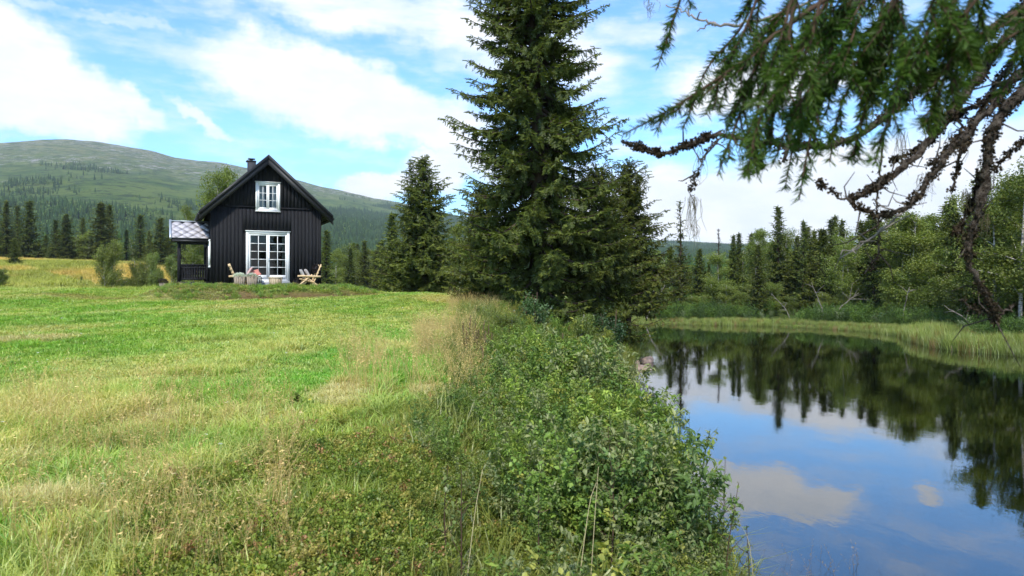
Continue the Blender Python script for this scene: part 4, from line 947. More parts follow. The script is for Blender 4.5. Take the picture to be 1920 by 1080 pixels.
# core walls with real openings
g = Geo(); T = .12; D0, D1, DB, DT = 1.43, 3.33, .24, 2.52; Q0, Q1, QB, QT = 1.84, 2.91, 3.46, 4.76
def wallpoly(x0, x1, z0, z1):
    p = [(x0, z0), (x1, z0), (x1, z1), (x0, z1)]; p = clip_poly(p, SL, 1, RIDGE+SL*W/2); p = clip_poly(p, -SL, 1, RIDGE-SL*W/2); return p
for a, b_, c_, d in ((0, D0+.06, BZ0, DT), (D1-.06, W, BZ0, DT), (D0+.06, D1-.06, BZ0, DB), (0, W, DT, QB), (0, Q0+.05, QB, QT), (Q1-.05, W, QB, QT), (0, W, QT, 6.5)):
    p = wallpoly(a, b_, c_, d)
    if len(p) > 2: prism(g, p, .03, T)
prism(g, wallpoly(0, W, BZ0, 6.5), LEN-.1, LEN)
box(g, 0, .12, T+.002, LEN-.102, BZ0, EAVE_W-.02); box(g, W-.12, W, T+.002, LEN-.102, BZ0, EAVE_W-.02)
wall = part('wall', g, MBLK)
# boards
nb_ = 29; bw = W/nb_; r = np.random.default_rng(5)
for i in range(nb_):
    x0 = i*bw+.003; x1 = (i+1)*bw-.003; dp = -.012 if i % 2 else -.019
    for (z0, z1, y0) in ((BZ0-.02, 3.60, dp), (3.62, 6.5, dp-.03)):
        holes = []
        if x1 > D0 and x0 < D1 and z0 < 3: holes = [(z0, DB-.02), (DT+.0, z1)]
        elif x1 > Q0 and x0 < Q1:
            holes = [(z0, QB)] if z0 < 3 else [(QT, z1)]
        else: holes = [(z0, z1)]
        for (a, b_) in holes:
            if b_-a < .03: continue
            p = wallpoly(x0, x1, a, b_)
            if len(p) > 2:
                gg = Geo(); prism(gg, p, y0, .028); part('board', gg, MBLK, wall)
g = Geo(); box(g, -.02, Q0-.003, -.075, .0, 3.585, 3.64); box(g, Q1+.003, W+.02, -.075, .0, 3.585, 3.64); part('drip_board', g, MBLK, wall)
g = Geo(); 
for x in (-.05, W-.03): box(g, x, x+.08, -.045, .11, BZ0-.02, EAVE_W+.02)
part('corner_board', g, MBLK, wall)
g = Geo()
for k in range(36): y = .14+k*.178; box(g, -.028 if k % 2 else -.016, -.001, y, y+.165, BZ0-.02, EAVE_W-.05)
part('side_boards', g, MBLK, wall)['kind'] = 'stuff'
# floor, ceiling and inner faces of the rooms
g = Geo(); box(g, .14, W-.14, .14, LEN-.12, .16, .22); box(g, .14, W-.14, .14, LEN-.12, 2.75, 2.85); box(g, .13, W-.13, 3.6, 3.7, .22, 2.75); part('inner_room', g, MROOM)
# foundation
x = -.05; k = 0; r = np.random.default_rng(9)
while x < W:
    w_ = r.uniform(.28, .55); g = Geo(); h_ = BZ0-.03
    y0 = -.02+r.uniform(-.03, .03); v = np.array([[x, y0, -.35], [min(W+.05, x+w_-.015), y0, -.35], [min(W+.05, x+w_-.015), .2, -.35], [x, .2, -.35]]); v2 = v.copy(); v2[:, 2] = h_-r.uniform(0, .03); v2[:, :2] += r.normal(0, .006, (4, 2))
    g.add(np.vstack([v, v2]), BOXF); part('stone', g, MSTONE); x += w_
# glazed double door
def glazed(name, u0, u1, z0, z1, fr_, mullw, cols, rows, bot, yo=-.05, muntin=.022, sash=.06):
    g = Geo(); 
    box(g, u0, u0+fr_, yo, .10, z0, z1); box(g, u1-fr_, u1, yo, .10, z0, z1); box(g, u0+fr_, u1-fr_, yo, .10, z1-fr_, z1); box(g, u0+fr_, u1-fr_, yo, .10, z0, z0+fr_*.9)
    root = part(name, g, MWHT)
    g = Geo(); box(g, u0-.03, u1+.03, yo-.045, .0, z1+.002, z1+.035); box(g, u0-.02, u1+.02, yo-.04, .0, z0-.037, z0-.002); part('sill', g, MWHT, root)
    a, b_ = u0+fr_+.004, u1-fr_-.004; mid = (a+b_)/2; zz0, zz1 = z0+fr_*.9+.004, z1-fr_-.004
    for (s0, s1) in ((a, mid-.002), (mid+.002, b_)):
        gy0, gy1 = yo+.018, yo+.062; g = Geo(); box(g, s0, s0+sash, gy0, gy1, zz0, zz1); box(g, s1-sash, s1, gy0, gy1, zz0, zz1); box(g, s0+sash, s1-sash, gy0, gy1, zz1-sash, zz1); box(g, s0+sash, s1-sash, gy0, gy1, zz0, zz0+bot)
        part('sash', g, MWHT, root)
        p0, p1, q0, q1 = s0+sash, s1-sash, zz0+bot, zz1-sash
        pw, ph = (p1-p0)/cols, (q1-q0)/rows
        for i in range(1, cols): g = Geo(); box(g, p0+pw*i-muntin/2, p0+pw*i+muntin/2, gy0+.006, gy1-.006, q0, q1); part('glazing_bar', g, MWHT, root)
        for j in range(1, rows):
            for i in range(cols):
                g = Geo(); box(g, p0+pw*i+(muntin/2 if i else 0), p0+pw*(i+1)-(muntin/2 if i < cols-1 else 0), gy0+.006, gy1-.006, q0+ph*j-muntin/2, q0+ph*j+muntin/2); part('glazing_bar', g, MWHT, root)
        for i in range(cols):
            for j in range(rows):
                g = Geo(); x0, x1_ = p0+pw*i+muntin/2, p0+pw*(i+1)-muntin/2; z0_, z1_ = q0+ph*j+muntin/2, q0+ph*(j+1)-muntin/2; tl = random.uniform(-.002, .002)
                g.add([[x0, yo+.040+tl, z0_], [x1_, yo+.040-tl, z0_], [x1_, yo+.040-tl, z1_], [x0, yo+.040+tl, z1_]], np.array([[0, 1, 2, 3]])); part('pane', g, MGLASS, root)
    return root
dr = glazed('glazed_door', D0, D1, DB, DT, .115, 0, 2, 5, .20, muntin=.026, sash=.07)
g = Geo(); box(g, (D0+D1)/2+.02, (D0+D1)/2+.045, -.075, -.033, 1.15, 1.32); box(g, (D0+D1)/2+.01, (D0+D1)/2+.10, -.09, -.07, 1.22, 1.24); part('handle', g, MZINC, dr)
uw = glazed('window', Q0, Q1, QB, QT, .10, 0, 2, 3, .065, muntin=.024, sash=.06)
for s0, s1 in ((Q0+.10, Q0+.42), (Q1-.36, Q1-.10)):
    g = Geo(); n = 18; V = []
    for k in range(n): xx = s0+(s1-s0)*k/(n-1); yy = .16+.018*math.sin(k*1.9); V += [[xx, yy, QB+.12], [xx, yy, QT-.12]]
    g.add(V, np.array([[2*k, 2*k+2, 2*k+3, 2*k+1] for k in range(n-1)])); part('curtain', g, MCURT, uw, True)
# curtains at the sides of the door and a table with candlesticks inside
for s0, s1 in ((D0+.13, D0+.28), (D1-.30, D1-.13)):
    g = Geo(); n = 12; V = []
    for k in range(n): xx = s0+(s1-s0)*k/(n-1); yy = .20+.015*math.sin(k*2.1); V += [[xx, yy, .3], [xx, yy, DT-.1]]
    g.add(V, np.array([[2*k, 2*k+2, 2*k+3, 2*k+1] for k in range(n-1)])); part('curtain', g, pbr('grey_green_curtain', (.20, .22, .19), .9, .1), dr, True)
# left wall window, seen edge on
g = Geo(); box(g, -.085, -.03, .30, .38, .95, 2.05); box(g, -.085, -.03, 1.22, 1.30, .95, 2.05); box(g, -.09, -.03, .30, 1.30, 2.052, 2.13); box(g, -.09, -.03, .27, 1.33, .88, .948); sw = part('side_window', g, MWHT)
g = Geo(); g.add([[-.05, .38, .95], [-.05, 1.22, .95], [-.05, 1.22, 2.05], [-.05, .38, 2.05]], np.array([[0, 1, 2, 3]])); part('pane', g, MGLASS, sw)
# grey step
g = Geo(); box(g, D0-.05, D1+.08, -.42, -.052, .0, .185); part('doorstep', g, MGREY)
g = Geo(); box(g, D0+.3, D1-.25, -.75, -.425, -.1, .075); part('lower_step', g, MGREY)
# roof
YF, YB = -.42, LEN+.4; HW = 2.86; th_ = .10
g = Geo()
for s in (-1, 1):
    xc = W/2; p = [(xc, RIDGE+.02), (xc+s*HW, RIDGE+.02-SL*HW), (xc+s*HW, RIDGE+.02-SL*HW+th_*1.2), (xc, RIDGE+.02+th_*1.45)]
    if s < 0: p = p[::-1]
    prism(g, p, YF+.03, YB)
roof = part('roof', g, MBLK2)
for s in (-1, 1):                      # doubled bargeboards on the front gable
    for (dz0, dz1, y0, y1, nm) in ((-.24, .06, YF-.03, YF+.028, 'bargeboard'), (.02, .20, YF-.075, YF-.032, 'cover_board')):
        xc = W/2; e = HW+.02; p = [(xc+s*.002, RIDGE+dz0+.02), (xc+s*e, RIDGE+dz0+.02-SL*e), (xc+s*e, RIDGE+dz1+.02-SL*e), (xc+s*.002, RIDGE+dz1+.02)]
        if s < 0: p = p[::-1]
        g = Geo(); prism(g, p, y0, y1); part(nm, g, MBLK2, roof)
    for k in range(5):                 # soffit boards under the eave and verge
        e0, e1 = W/2+.09+(.42/5)*k, W/2+.09+(.42/5)*(k+1)-.008
        p = [(W/2+s*e0, RIDGE-.012-SL*e0), (W/2+s*e1, RIDGE-.012-SL*e1), (W/2+s*e1, RIDGE+.014-SL*e1), (W/2+s*e0, RIDGE+.014-SL*e0)]
        if s < 0: p = p[::-1]
        g = Geo(); prism(g, p, YF+.035, YB-.05); part('soffit_board', g, MBLK2, roof)
    e = HW; g = Geo(); x = W/2+s*e; z = RIDGE-SL*e
    box(g, min(x, x+s*.09), max(x, x+s*.09), YF+.05, YB-.05, z-.02, z+.09); part('gutter', g, MBLK2, roof)
g = Geo()                               # roof tiles in courses, seen only at the verge
for s in (-1, 1):
    for k in range(15):
        e0 = HW*k/15; e1 = HW*(k+1)/15+.03; b0 = RIDGE+.02+th_*1.45-SL*e0*1.0; p = [(W/2+s*e0, RIDGE+.167-SL*e0), (W/2+s*e1, RIDGE+.167-SL*e1), (W/2+s*e1, RIDGE+.20-SL*e1), (W/2+s*e0, RIDGE+.172-SL*e0)]
        if s < 0: p = p[::-1]
        prism(g, p, YF+.0, YB)
t_ = part('tile_courses', g, MBLK2, roof); t_['kind'] = 'stuff'
g = Geo(); box(g, 1.90, 2.28, 3.9, 4.3, 5.2, 6.30); ch = part('chimney', g, pbr('chimney_slate_grey', (.05, .05, .058), .8, .3, 10, .3, .3), roof)
g = Geo(); box(g, 1.83, 2.29, 3.87, 4.33, 6.302, 6.35); part('chimney_collar', g, MBLK2, roof)
g = Geo(); box(g, 1.98, 2.14, 4.02, 4.18, 6.352, 6.43); part('flue', g, MBLK2, roof)
g = Geo(); box(g, 1.92, 2.24, 3.96, 4.24, 6.432, 6.47); part('chimney_cap', g, MBLK2, roof)
# porch on the left wall
PU = -1.28; PV0, PV1 = 1.35, 3.35; PR = (PV0+PV1)/2
zb, zt = 2.20, 3.03
g = Geo(); sl = (zt-zb)/(PR-PV0+.25)
V = [(-1.62, PV0-.25, zb), (-.03, PV0-.25, zb), (-.03, PR, zt), (-1.62, PR, zt), (-1.62, PV1+.25, zb), (-.03, PV1+.25, zb)]
V2 = [(a, b_, c_-.07) for a, b_, c_ in V]
g.add(V+V2, [[0, 1, 2, 3], [3, 2, 5, 4], [7, 6, 9, 8], [8, 9, 10, 11], [1, 0, 6, 7], [0, 3, 9, 6], [3, 4, 10, 9], [2, 1, 7, 8], [5, 2, 8, 11], [4, 5, 11, 10]])
pr = part('porch_roof', g, MBLK2)
run = math.hypot(PR-PV0+.25, zt-zb); ex = np.array([1, 0, 0.]); es = np.array([0, (PR-PV0+.25)/run, (zt-zb)/run]); en = np.cross(ex, es); org = np.array([-1.60, PV0-.27, zb+.004])
dw, dh = .46, .52; ks = 0
for i in range(-1, 9):
    for j in range(-1, 6):
        cx = i*dw/2; cy = j*dh/2
        if (i+j) % 2: continue
        p = [(cx-dw/2+.009, cy), (cx, cy-dh/2+.009), (cx+dw/2-.013, cy), (cx, cy+dh/2-.009)]
        for (a, b_, c_) in ((-1, 0, 0), (1, 0, 1.56), (0, -1, 0), (0, 1, run-.02)): p = clip_poly(p, a, b_, c_) if len(p) > 2 else []
        if len(p) < 3: continue
        tl = random.uniform(-.002, .003)
        top = [org+ex*x+es*y+en*(.024-(y-cy)*.028+tl) for x, y in p]; bot = [org+ex*x+es*y+en*.003 for x, y in p]; n = len(p); g = Geo()
        g.add(top+bot, [list(range(n)), list(range(2*n-1, n-1, -1))]+[[(q+1) % n, q, q+n, (q+1) % n+n] for q in range(n)]); part('slate', g, MSLATE, pr)
g = Geo(); box(g, -1.64, -.03, PR-.10, PR+.10, zt+.005, zt+.05); part('ridge_flashing', g, MZINC, pr)
g = Geo(); g.add([(-1.70, PV0-.28, zb-.05), (-1.60, PV0-.28, zb-.05), (-1.60, PR, zt+.0), (-1.70, PR, zt+.0), (-1.70, PV0-.28, zb+.06), (-1.60, PV0-.28, zb+.06), (-1.60, PR, zt+.09), (-1.70, PR, zt+.09)], BOXF); part('verge_flashing', g, MZINC, pr)
g = Geo(); box(g, -1.60, -.035, PV0-.27, PV0-.20, zb-.16, zb-.075); part('fascia', g, MBLK2, pr)
g = Geo(); box(g, PU-.1, -.035, PV0-.05, PV0+.07, 1.93, 2.07); part('porch_beam', g, MBLK, pr)
g = Geo(); box(g, PU-.05, PU+.07, PV0+.10, PV1-.06, 1.94, 2.10); part('porch_beam', g, MBLK, pr)
for (a, b_) in ((PU-.06, PV0-.04), (PU-.06, PV1-.06), (-.16, PV0-.04), (-.16, PV1-.06)):
    g = Geo(); box(g, a, a+.12, b_, b_+.12, .24, 1.925); part('porch_post', g, MBLK)
g = Geo(); box(g, PU-.1, -.035, PV0-.08, PV1+.08, .18, .235); part('porch_deck', g, pbr('dark_deck', (.05, .045, .04), .8))
def railing(a, b_, fixed, along):
    g = Geo()
    def bx(s0, s1, d0, d1, z0, z1, gg): box(gg, s0, s1, fixed+d0, fixed+d1, z0, z1) if along == 'u' else box(gg, fixed+d0, fixed+d1, s0, s1, z0, z1)
    bx(a, b_, -.02, .06, .98, 1.04, g); bx(a, b_, .0, .04, .85, .90, g); bx(a, b_, .0, .04, .34, .39, g); rl = part('porch_railing', g, MBLK)
    n = int((b_-a)/.098); pw = (b_-a)/n
    for k in range(n):
        s = a+pw*k; gg = Geo()
        c0 = s+pw/2; prof = [(.36, .042), (.46, .042), (.50, .030), (.54, .024), (.62, .040), (.74, .030), (.80, .040), (.975, .042)]
        V = []
        for z, hw in prof:
            for q in (-hw, hw):
                for d in (.012, .030): V.append((c0+q, fixed+d, z) if along == 'u' else (fixed+d, c0+q, z))
        F = []
        for m in range(len(prof)-1):
            o_ = m*4; F += [[o_, o_+2, o_+6, o_+4], [o_+3, o_+1, o_+5, o_+7], [o_+1, o_, o_+4, o_+5], [o_+2, o_+3, o_+7, o_+6]]
        gg.add(V, F); part('baluster', gg, MBLK, rl)
railing(PU+.065, -.165, PV0-.01, 'u'); railing(PV0+.09, PV1-.065, PU-.03, 'v'); railing(PU+.065, -.165, PV1-.03, 'u')
r = np.random.default_rng(12); 
def rock(l, w_, h_, seed, n=10, pw=.75):
    q = np.random.default_rng(seed); g = Geo(); nu, nv = 9, 6; V = []
    for i in range(nv+1):
        for j in range(nu):
            th = math.pi*i/nv; ph = 2*math.pi*j/nu; d = np.array([math.sin(th)*math.cos(ph), math.sin(th)*math.sin(ph), math.cos(th)]); d = np.sign(d)*np.abs(d)**pw
            V.append(d*np.array([l, w_, h_])/2*(1+q.normal(0, .05)) if 0 < i < nv else d*np.array([l, w_, h_])/2)
    g.add(V, np.array([[i*nu+j, (i+1)*nu+j, (i+1)*nu+(j+1) % nu, i*nu+(j+1) % nu] for i in range(nv) for j in range(nu)])); return g
k = 0
for row in range(2):
    x = PU-.12
    while x < -.05:
        w_ = r.uniform(.22, .5); gg = rock(w_, .35, .15, 500+k, pw=.55); o = part('stone', gg, MSTONE); o.location = (x+w_/2, PV0-.0+r.uniform(-.03, .03), .10-.14*row); x += w_*.95; k += 1
for i in range(5):
    gg = rock(.4, .35, .14, 540+i, pw=.55); o = part('stone', gg, MSTONE); o.location = (PU-.08, PV0+.2+i*.42, .07)
for i, (u, v, l, h_) in enumerate(((-1.0, .85, .5, .12), (-.55, .7, .6, .16), (-.15, .45, .35, .2), (-1.55, .95, .45, .08))):
    x, y = house_xy(u, v); gg = rock(l, .35, h_, 560+i, pw=.6); o = gg.obj('flat_stone', MSTONE, None, False, (x, y, HZ+.02)); tag(o, ['flat grey stone left of the porch foot', 'long flat stone in front of the porch', 'dark block of stone by the cabin corner', 'thin slab beside the flower pot'][i], 'stone')

# ------------------------------------------------------------------ things in front of the cabin
MLOG = pbr('peeled_log_wood', (.62, .42, .22), .6, .3, 8, .25, .15, col2=(.72, .54, .32), stretchv=(3, 3, 3))
MPLANT = pbr('grey_larch_planks', (.36, .29, .22), .85, .2, 10, .3, .2, stretchv=(4, 4, .6))
MTUB = pbr('pale_tub_wood', (.56, .44, .29), .7, .25, 9, .3, .1, stretchv=(5, 5, .5))
MFUR = leafmat('dark_fur', (.010, .006, .006), (.035, .022, .020), .1, .05)
MHEA = leafmat('pale_heather', (.42, .47, .38), (.80, .82, .74), .2, 0)
MHEAD = leafmat('dark_heather', (.05, .06, .03), (.12, .10, .08), .2, 0)
MCUSH = {c: pbr(c+'_cushion', v, .9, .1, 20, .12, .2) for c, v in (('pink', (.52, .21, .17)), ('white', (.66, .60, .56)), ('rose', (.60, .40, .38)))}
MIRON = pbr('rusty_lantern_iron', (.10, .055, .04), .7, .4, 30, .3, .1)
def planter(u, v, lb):
    x, y = house_xy(u, v); z = HZ+.0; o = thing('planter', lb, 'planter', (x, y, z), HTH); hw0, hw1, h = .20, .22, .46; n = 5
    for s in range(4):
        for k in range(n):
            a0 = -1+2*k/n+.02; a1 = -1+2*(k+1)/n-.02; g = Geo(); V = []
            for (hw, zz) in ((hw0, -.06), (hw1, h)):
                for (a, d) in ((a0, 1), (a1, 1), (a1, .9), (a0, .9)): V.append([a*hw*d, -hw*d, zz])
            V = np.array(V); c_, s_ = math.cos(s*math.pi/2), math.sin(s*math.pi/2); V = V@np.array([[c_, s_, 0], [-s_, c_, 0], [0, 0, 1]]); g.add(V, BOXF); g.obj('plank', MPLANT, o)
    g = Geo(); box(g, -.18, .18, -.18, .18, .36, .40); g.obj('soil', pbr('potting_soil', (.05, .035, .025), .95), o)
    return o, (x, y, z+h)
def heather(x, y, z, R, h, mat, lb, seed):
    r = np.random.default_rng(seed); g = Geo(); n = 1500; d = r.normal(0, 1, (n, 3)); d /= np.linalg.norm(d, axis=1)[:, None]; d[:, 2] = np.abs(d[:, 2]); P = d*np.array([R, R, h])*r.uniform(.7, 1, (n, 1))*(1+.12*np.sin(5*d[:, :1]*3)); 
    stamp(g, LV2*[1, .5, 1], LF2, frames(d+r.normal(0, .5, (n, 3)), r.uniform(-1, 1, n)), P, r.uniform(.03, .055, n), np.clip(d[:, 2]*.6+r.uniform(0, .5, n), 0, 1))
    for k in range(14): a = r.random()*6.28; tube(g, [[0, 0, -.08], [math.cos(a)*R*.6, math.sin(a)*R*.6, h*.6]], [.006, .003], 3, 0, False)
    o = g.obj('heather_plant', mat, None, False, (x, y, z-.02)); tag(o, lb, 'plant')
p1, t1 = planter(1.06, -1.10, 'square plank planter on the far left, next to the log chair back')
p2, t2 = planter(1.56, -1.12, 'square plank planter nearer the glass door')
heather(*t1, .26, .17, MHEA, 'pale frosty heather mound in the left planter', 1); heather(*t2, .26, .16, MHEA, 'pale frosty heather mound in the planter nearer the door', 2)
# pot by the porch
x, y = house_xy(-1.95, .75); zp = zg(x, y)
o = thing('flower_pot', 'small round grey pot beside the porch stones', 'flower pot', (x, y, zp)); g = Geo()
nn = 18; prof = [(.0, .0), (.14, .0), (.165, .28), (.14, .28), (.13, .22), (0, .22)]; V = []
for rr0, z in prof:
    for k in range(nn): V.append([rr0*math.cos(k/nn*6.283), rr0*math.sin(k/nn*6.283), z])
g.add(V, np.array([[i*nn+k, i*nn+(k+1) % nn, (i+1)*nn+(k+1) % nn, (i+1)*nn+k] for i in range(len(prof)-1) for k in range(nn)])); g.obj('pot', MPLANT, o, True)
heather(x, y, zp+.27, .21, .20, MHEAD, 'dark heather growing in the small pot by the porch', 3)
# tub with staves
x, y = house_xy(2.56, -1.15); o = thing('wooden_tub', 'pale wooden tub wider at the top, standing before the glass door', 'tub', (x, y, HZ)); ns = 16
for k in range(ns):
    g = Geo(); V = []; a0, a1 = (k+.03)/ns*6.283, (k+.97)/ns*6.283
    for (R_, z) in ((.225, -.05), (.305, .43)):
        for (a, d) in ((a0, 1), (a1, 1), (a1, .9), (a0, .9)): V.append([math.cos(a)*R_*d, math.sin(a)*R_*d, z])
    g.add(V, BOXF); g.obj('stave', MTUB, o)
g = Geo(); nn = 24; V = [[math.cos(k/nn*6.283)*.30*q, math.sin(k/nn*6.283)*.30*q, z] for q, z in ((1.06, .405), (1.06, .44), (.0, .44)) for k in range(nn)]
g.add(V, np.array([[i*nn+k, i*nn+(k+1) % nn, (i+1)*nn+(k+1) % nn, (i+1)*nn+k] for i in range(2) for k in range(nn)])); g.obj('lid', MTUB, o)
# lanterns
for i, (u, lb) in enumerate(((1.70, 'small rusty lantern on the doorstep, nearer the planters'), (1.98, 'small rusty lantern on the doorstep, nearer the tub'))):
    x, y = house_xy(u, -.26); o = thing('lantern', lb, 'lantern', (x, y, HZ+.187), HTH); g = Geo(); a = .085
    for sx in (-1, 1):
        for sy in (-1, 1): box(g, sx*a-.007, sx*a+.007, sy*a-.007, sy*a+.007, 0, .26)
    box(g, -a-.01, a+.01, -a-.01, a+.01, 0, .02); g.obj('frame', MIRON, o)
    g = Geo(); V = [(-.095, -.095, .262), (.095, -.095, .262), (.095, .095, .262), (-.095, .095, .262), (-.03, -.03, .32), (.03, -.03, .32), (.03, .03, .32), (-.03, .03, .32)]; g.add(V, BOXF); g.obj('lid', MIRON, o)
    g = Geo(); th = np.linspace(0, math.pi, 9); tube(g, np.stack([np.cos(th)*.06, 0*th, .315+np.sin(th)*.07], -1), .005, 5); g.obj('handle', MIRON, o)
    g = Geo(); tube(g, [[0, 0, .02], [0, 0, .08], [0, 0, .15]], [.04, .04, .038], 12); g.obj('candle', pbr('candle_wax', (.60, .52, .42), .6), o)
    for sx, sy in ((1, 0), (-1, 0), (0, 1), (0, -1)):
        g = Geo(); q = a-.001; V = [(sx*q, -.078, .02), (sx*q, .078, .02), (sx*q, .078, .26), (sx*q, -.078, .26)] if sx else [(-.078, sy*q, .02), (.078, sy*q, .02), (.078, sy*q, .26), (-.078, sy*q, .26)]
        g.add(V, np.array([[0, 1, 2, 3]])); g.obj('pane', MGLASS, o)
# log chairs
def log_chair(u, v, flip, lb):
    x, y = house_xy(u, v); o = thing('log_chair', lb, 'log chair', (x, y, HZ), HTH+(math.pi if flip else 0))
    # local frame: chair faces -x
    def log(name, a, b_, r=.036, n=5, k=9):
        g = Geo(); a = np.array(a, float); b_ = np.array(b_, float); t = np.linspace(0, 1, n)[:, None]; c = a+(b_-a)*t; q = np.random.default_rng(abs(hash(tuple(np.round(a*100)))) % 1000); c[1:-1] += q.normal(0, .004, (n-2, 3)); tube(g, c, r*(1+q.normal(0, .05, n)), k); g.obj(name, MLOG, o, True)
    for s in (-.30, .30):
        log('leg', (-.58, s, -.03), (.12, s, .56), .038); log('leg', (.50, s*.85, -.03), (-.20, s*.85, .50), .038)
        log('leg', (-.40, s*.72, -.03), (.0, s*.72, .36), .030)
        log('armrest', (-.42, s*1.1, .50), (.50, s*1.1, .47), .045)
        log('back_post', (.12, s*.9, .05), (.52, s*.9, 1.02), .034)
    for k in range(6): t = k/5; log('seat_rail', (-.34+.5*t, -.34, .36-.14*t), (-.34+.5*t, .34, .36-.14*t), .030)
    for k in range(5): t = k/4; log('back_rail', (.25+.25*t, -.34, .34+.58*t), (.25+.25*t, .34, .34+.58*t), .026)
    return o
chR = log_chair(4.0, -1.05, False, 'peeled log chair with crossed legs right of the glass door')
chL = log_chair(1.18, -.62, True, 'peeled log chair half hidden behind the two planters')
def cushion(u, v, z, s, rot, mat, lb, fat=.5):
    g = Geo(); n = 11; V = []; 
    for sd in (1, -1):
        for i in range(n):
            for j in range(n):
                a, b_ = -1+2*i/(n-1), -1+2*j/(n-1); hgt_ = (max(0, (1-a**4)*(1-b_**4)))**.5*fat*.42; pin = 1-.10*(1-abs(a*b_)); V.append([a*pin*.5*s, b_*pin*.5*s, sd*hgt_*s*.6])
    I = np.arange(n-1)[:, None]*n+np.arange(n-1)[None]; I = I.ravel(); F = np.stack([I, I+1, I+n+1, I+n], -1); g.add(V, np.vstack([F[:, ::-1], F+n*n]))
    x, y = house_xy(u, v); o = g.obj('cushion', mat, None, True, (x, y, z)); o.rotation_euler = rot; tag(o, lb, 'cushion'); return o
cushion(3.72, -1.15, HZ+.60, .46, (0, 1.15, HTH), MCUSH['white'], 'front white cushion standing on the right log chair')
cushion(3.95, -1.05, HZ+.62, .46, (0, 1.10, HTH), MCUSH['white'], 'rear white cushion leaning on the back of the right log chair')
cushion(1.50, -.80, HZ+.70, .44, (0, -1.0, HTH), MCUSH['rose'], 'rose cushion with its corner up behind the planters')
cushion(1.70, -.82, HZ+.60, .50, (.55, -.35, HTH), MCUSH['pink'], 'salmon pink cushion lying between planters and glass door')
def fur(u, v, z, R, lb, seed):
    r = np.random.default_rng(seed); g = Geo(); n = 900; d = r.normal(0, 1, (n, 3)); d /= np.linalg.norm(d, axis=1)[:, None]; P = d*np.array(R)*.8
    stamp(g, LV2*[1, .3, 1], LF2, frames(d+r.normal(0, .4, (n, 3))-[0, 0, .4], r.uniform(-1, 1, n)), P, r.uniform(.05, .09, n), r.random(n))
    nu, nv = 10, 7; V = [[math.sin(math.pi*i/nv)*math.cos(6.283*j/nu)*R[0]*.85, math.sin(math.pi*i/nv)*math.sin(6.283*j/nu)*R[1]*.85, math.cos(math.pi*i/nv)*R[2]*.85] for i in range(nv+1) for j in range(nu)]
    g.add(V, np.array([[i*nu+j, (i+1)*nu+j, (i+1)*nu+(j+1) % nu, i*nu+(j+1) % nu] for i in range(nv) for j in range(nu)]), .1)
    x, y = house_xy(u, v); o = g.obj('fur_throw', MFUR, None, False, (x, y, z)); o.rotation_euler[2] = HTH; tag(o, lb, 'fur throw')
fur(4.34, -.95, HZ+.84, (.14, .30, .20), 'dark fur throw draped over the back of the right log chair', 1)
fur(3.52, -.85, HZ+.20, (.15, .22, .20), 'dark fur hanging low in front of the right log chair', 2)

# stones in the water
MROCK = pbr('river_stone', (.42, .30, .24), .75, .35, 4, .45, .3, col2=(.26, .19, .15))
for i, (px, py, l, w_, h_, lb) in enumerate(((1212, 679, .62, .45, .24, 'arched pinkish stone at the back of the water edge heap'), (1207, 692, .75, .55, .12, 'flat reddish slab lying lowest in the water'), (1192, 684, .36, .3, .18, 'round brown stone in the middle of the heap'),
                                             (1180, 688, .34, .30, .16, 'brown stone touching the bank end of the heap'), (1196, 694, .26, .22, .12, 'small rounded stone in front of the heap'), (1199, 676, .40, .25, .12, 'grey stone tilted at the rear of the heap'))):
    D = 2.7*FPX/(py-540); x = (px-960)/FPX*D; g = rock(l, w_, h_*1.4, 600+i, pw=.8); o = g.obj('river_stone', MROCK, None, True, (x, D, .03)); o.rotation_euler = (random.uniform(-.15, .15), random.uniform(-.2, .2), random.uniform(0, 3)); tag(o, lb, 'stone')

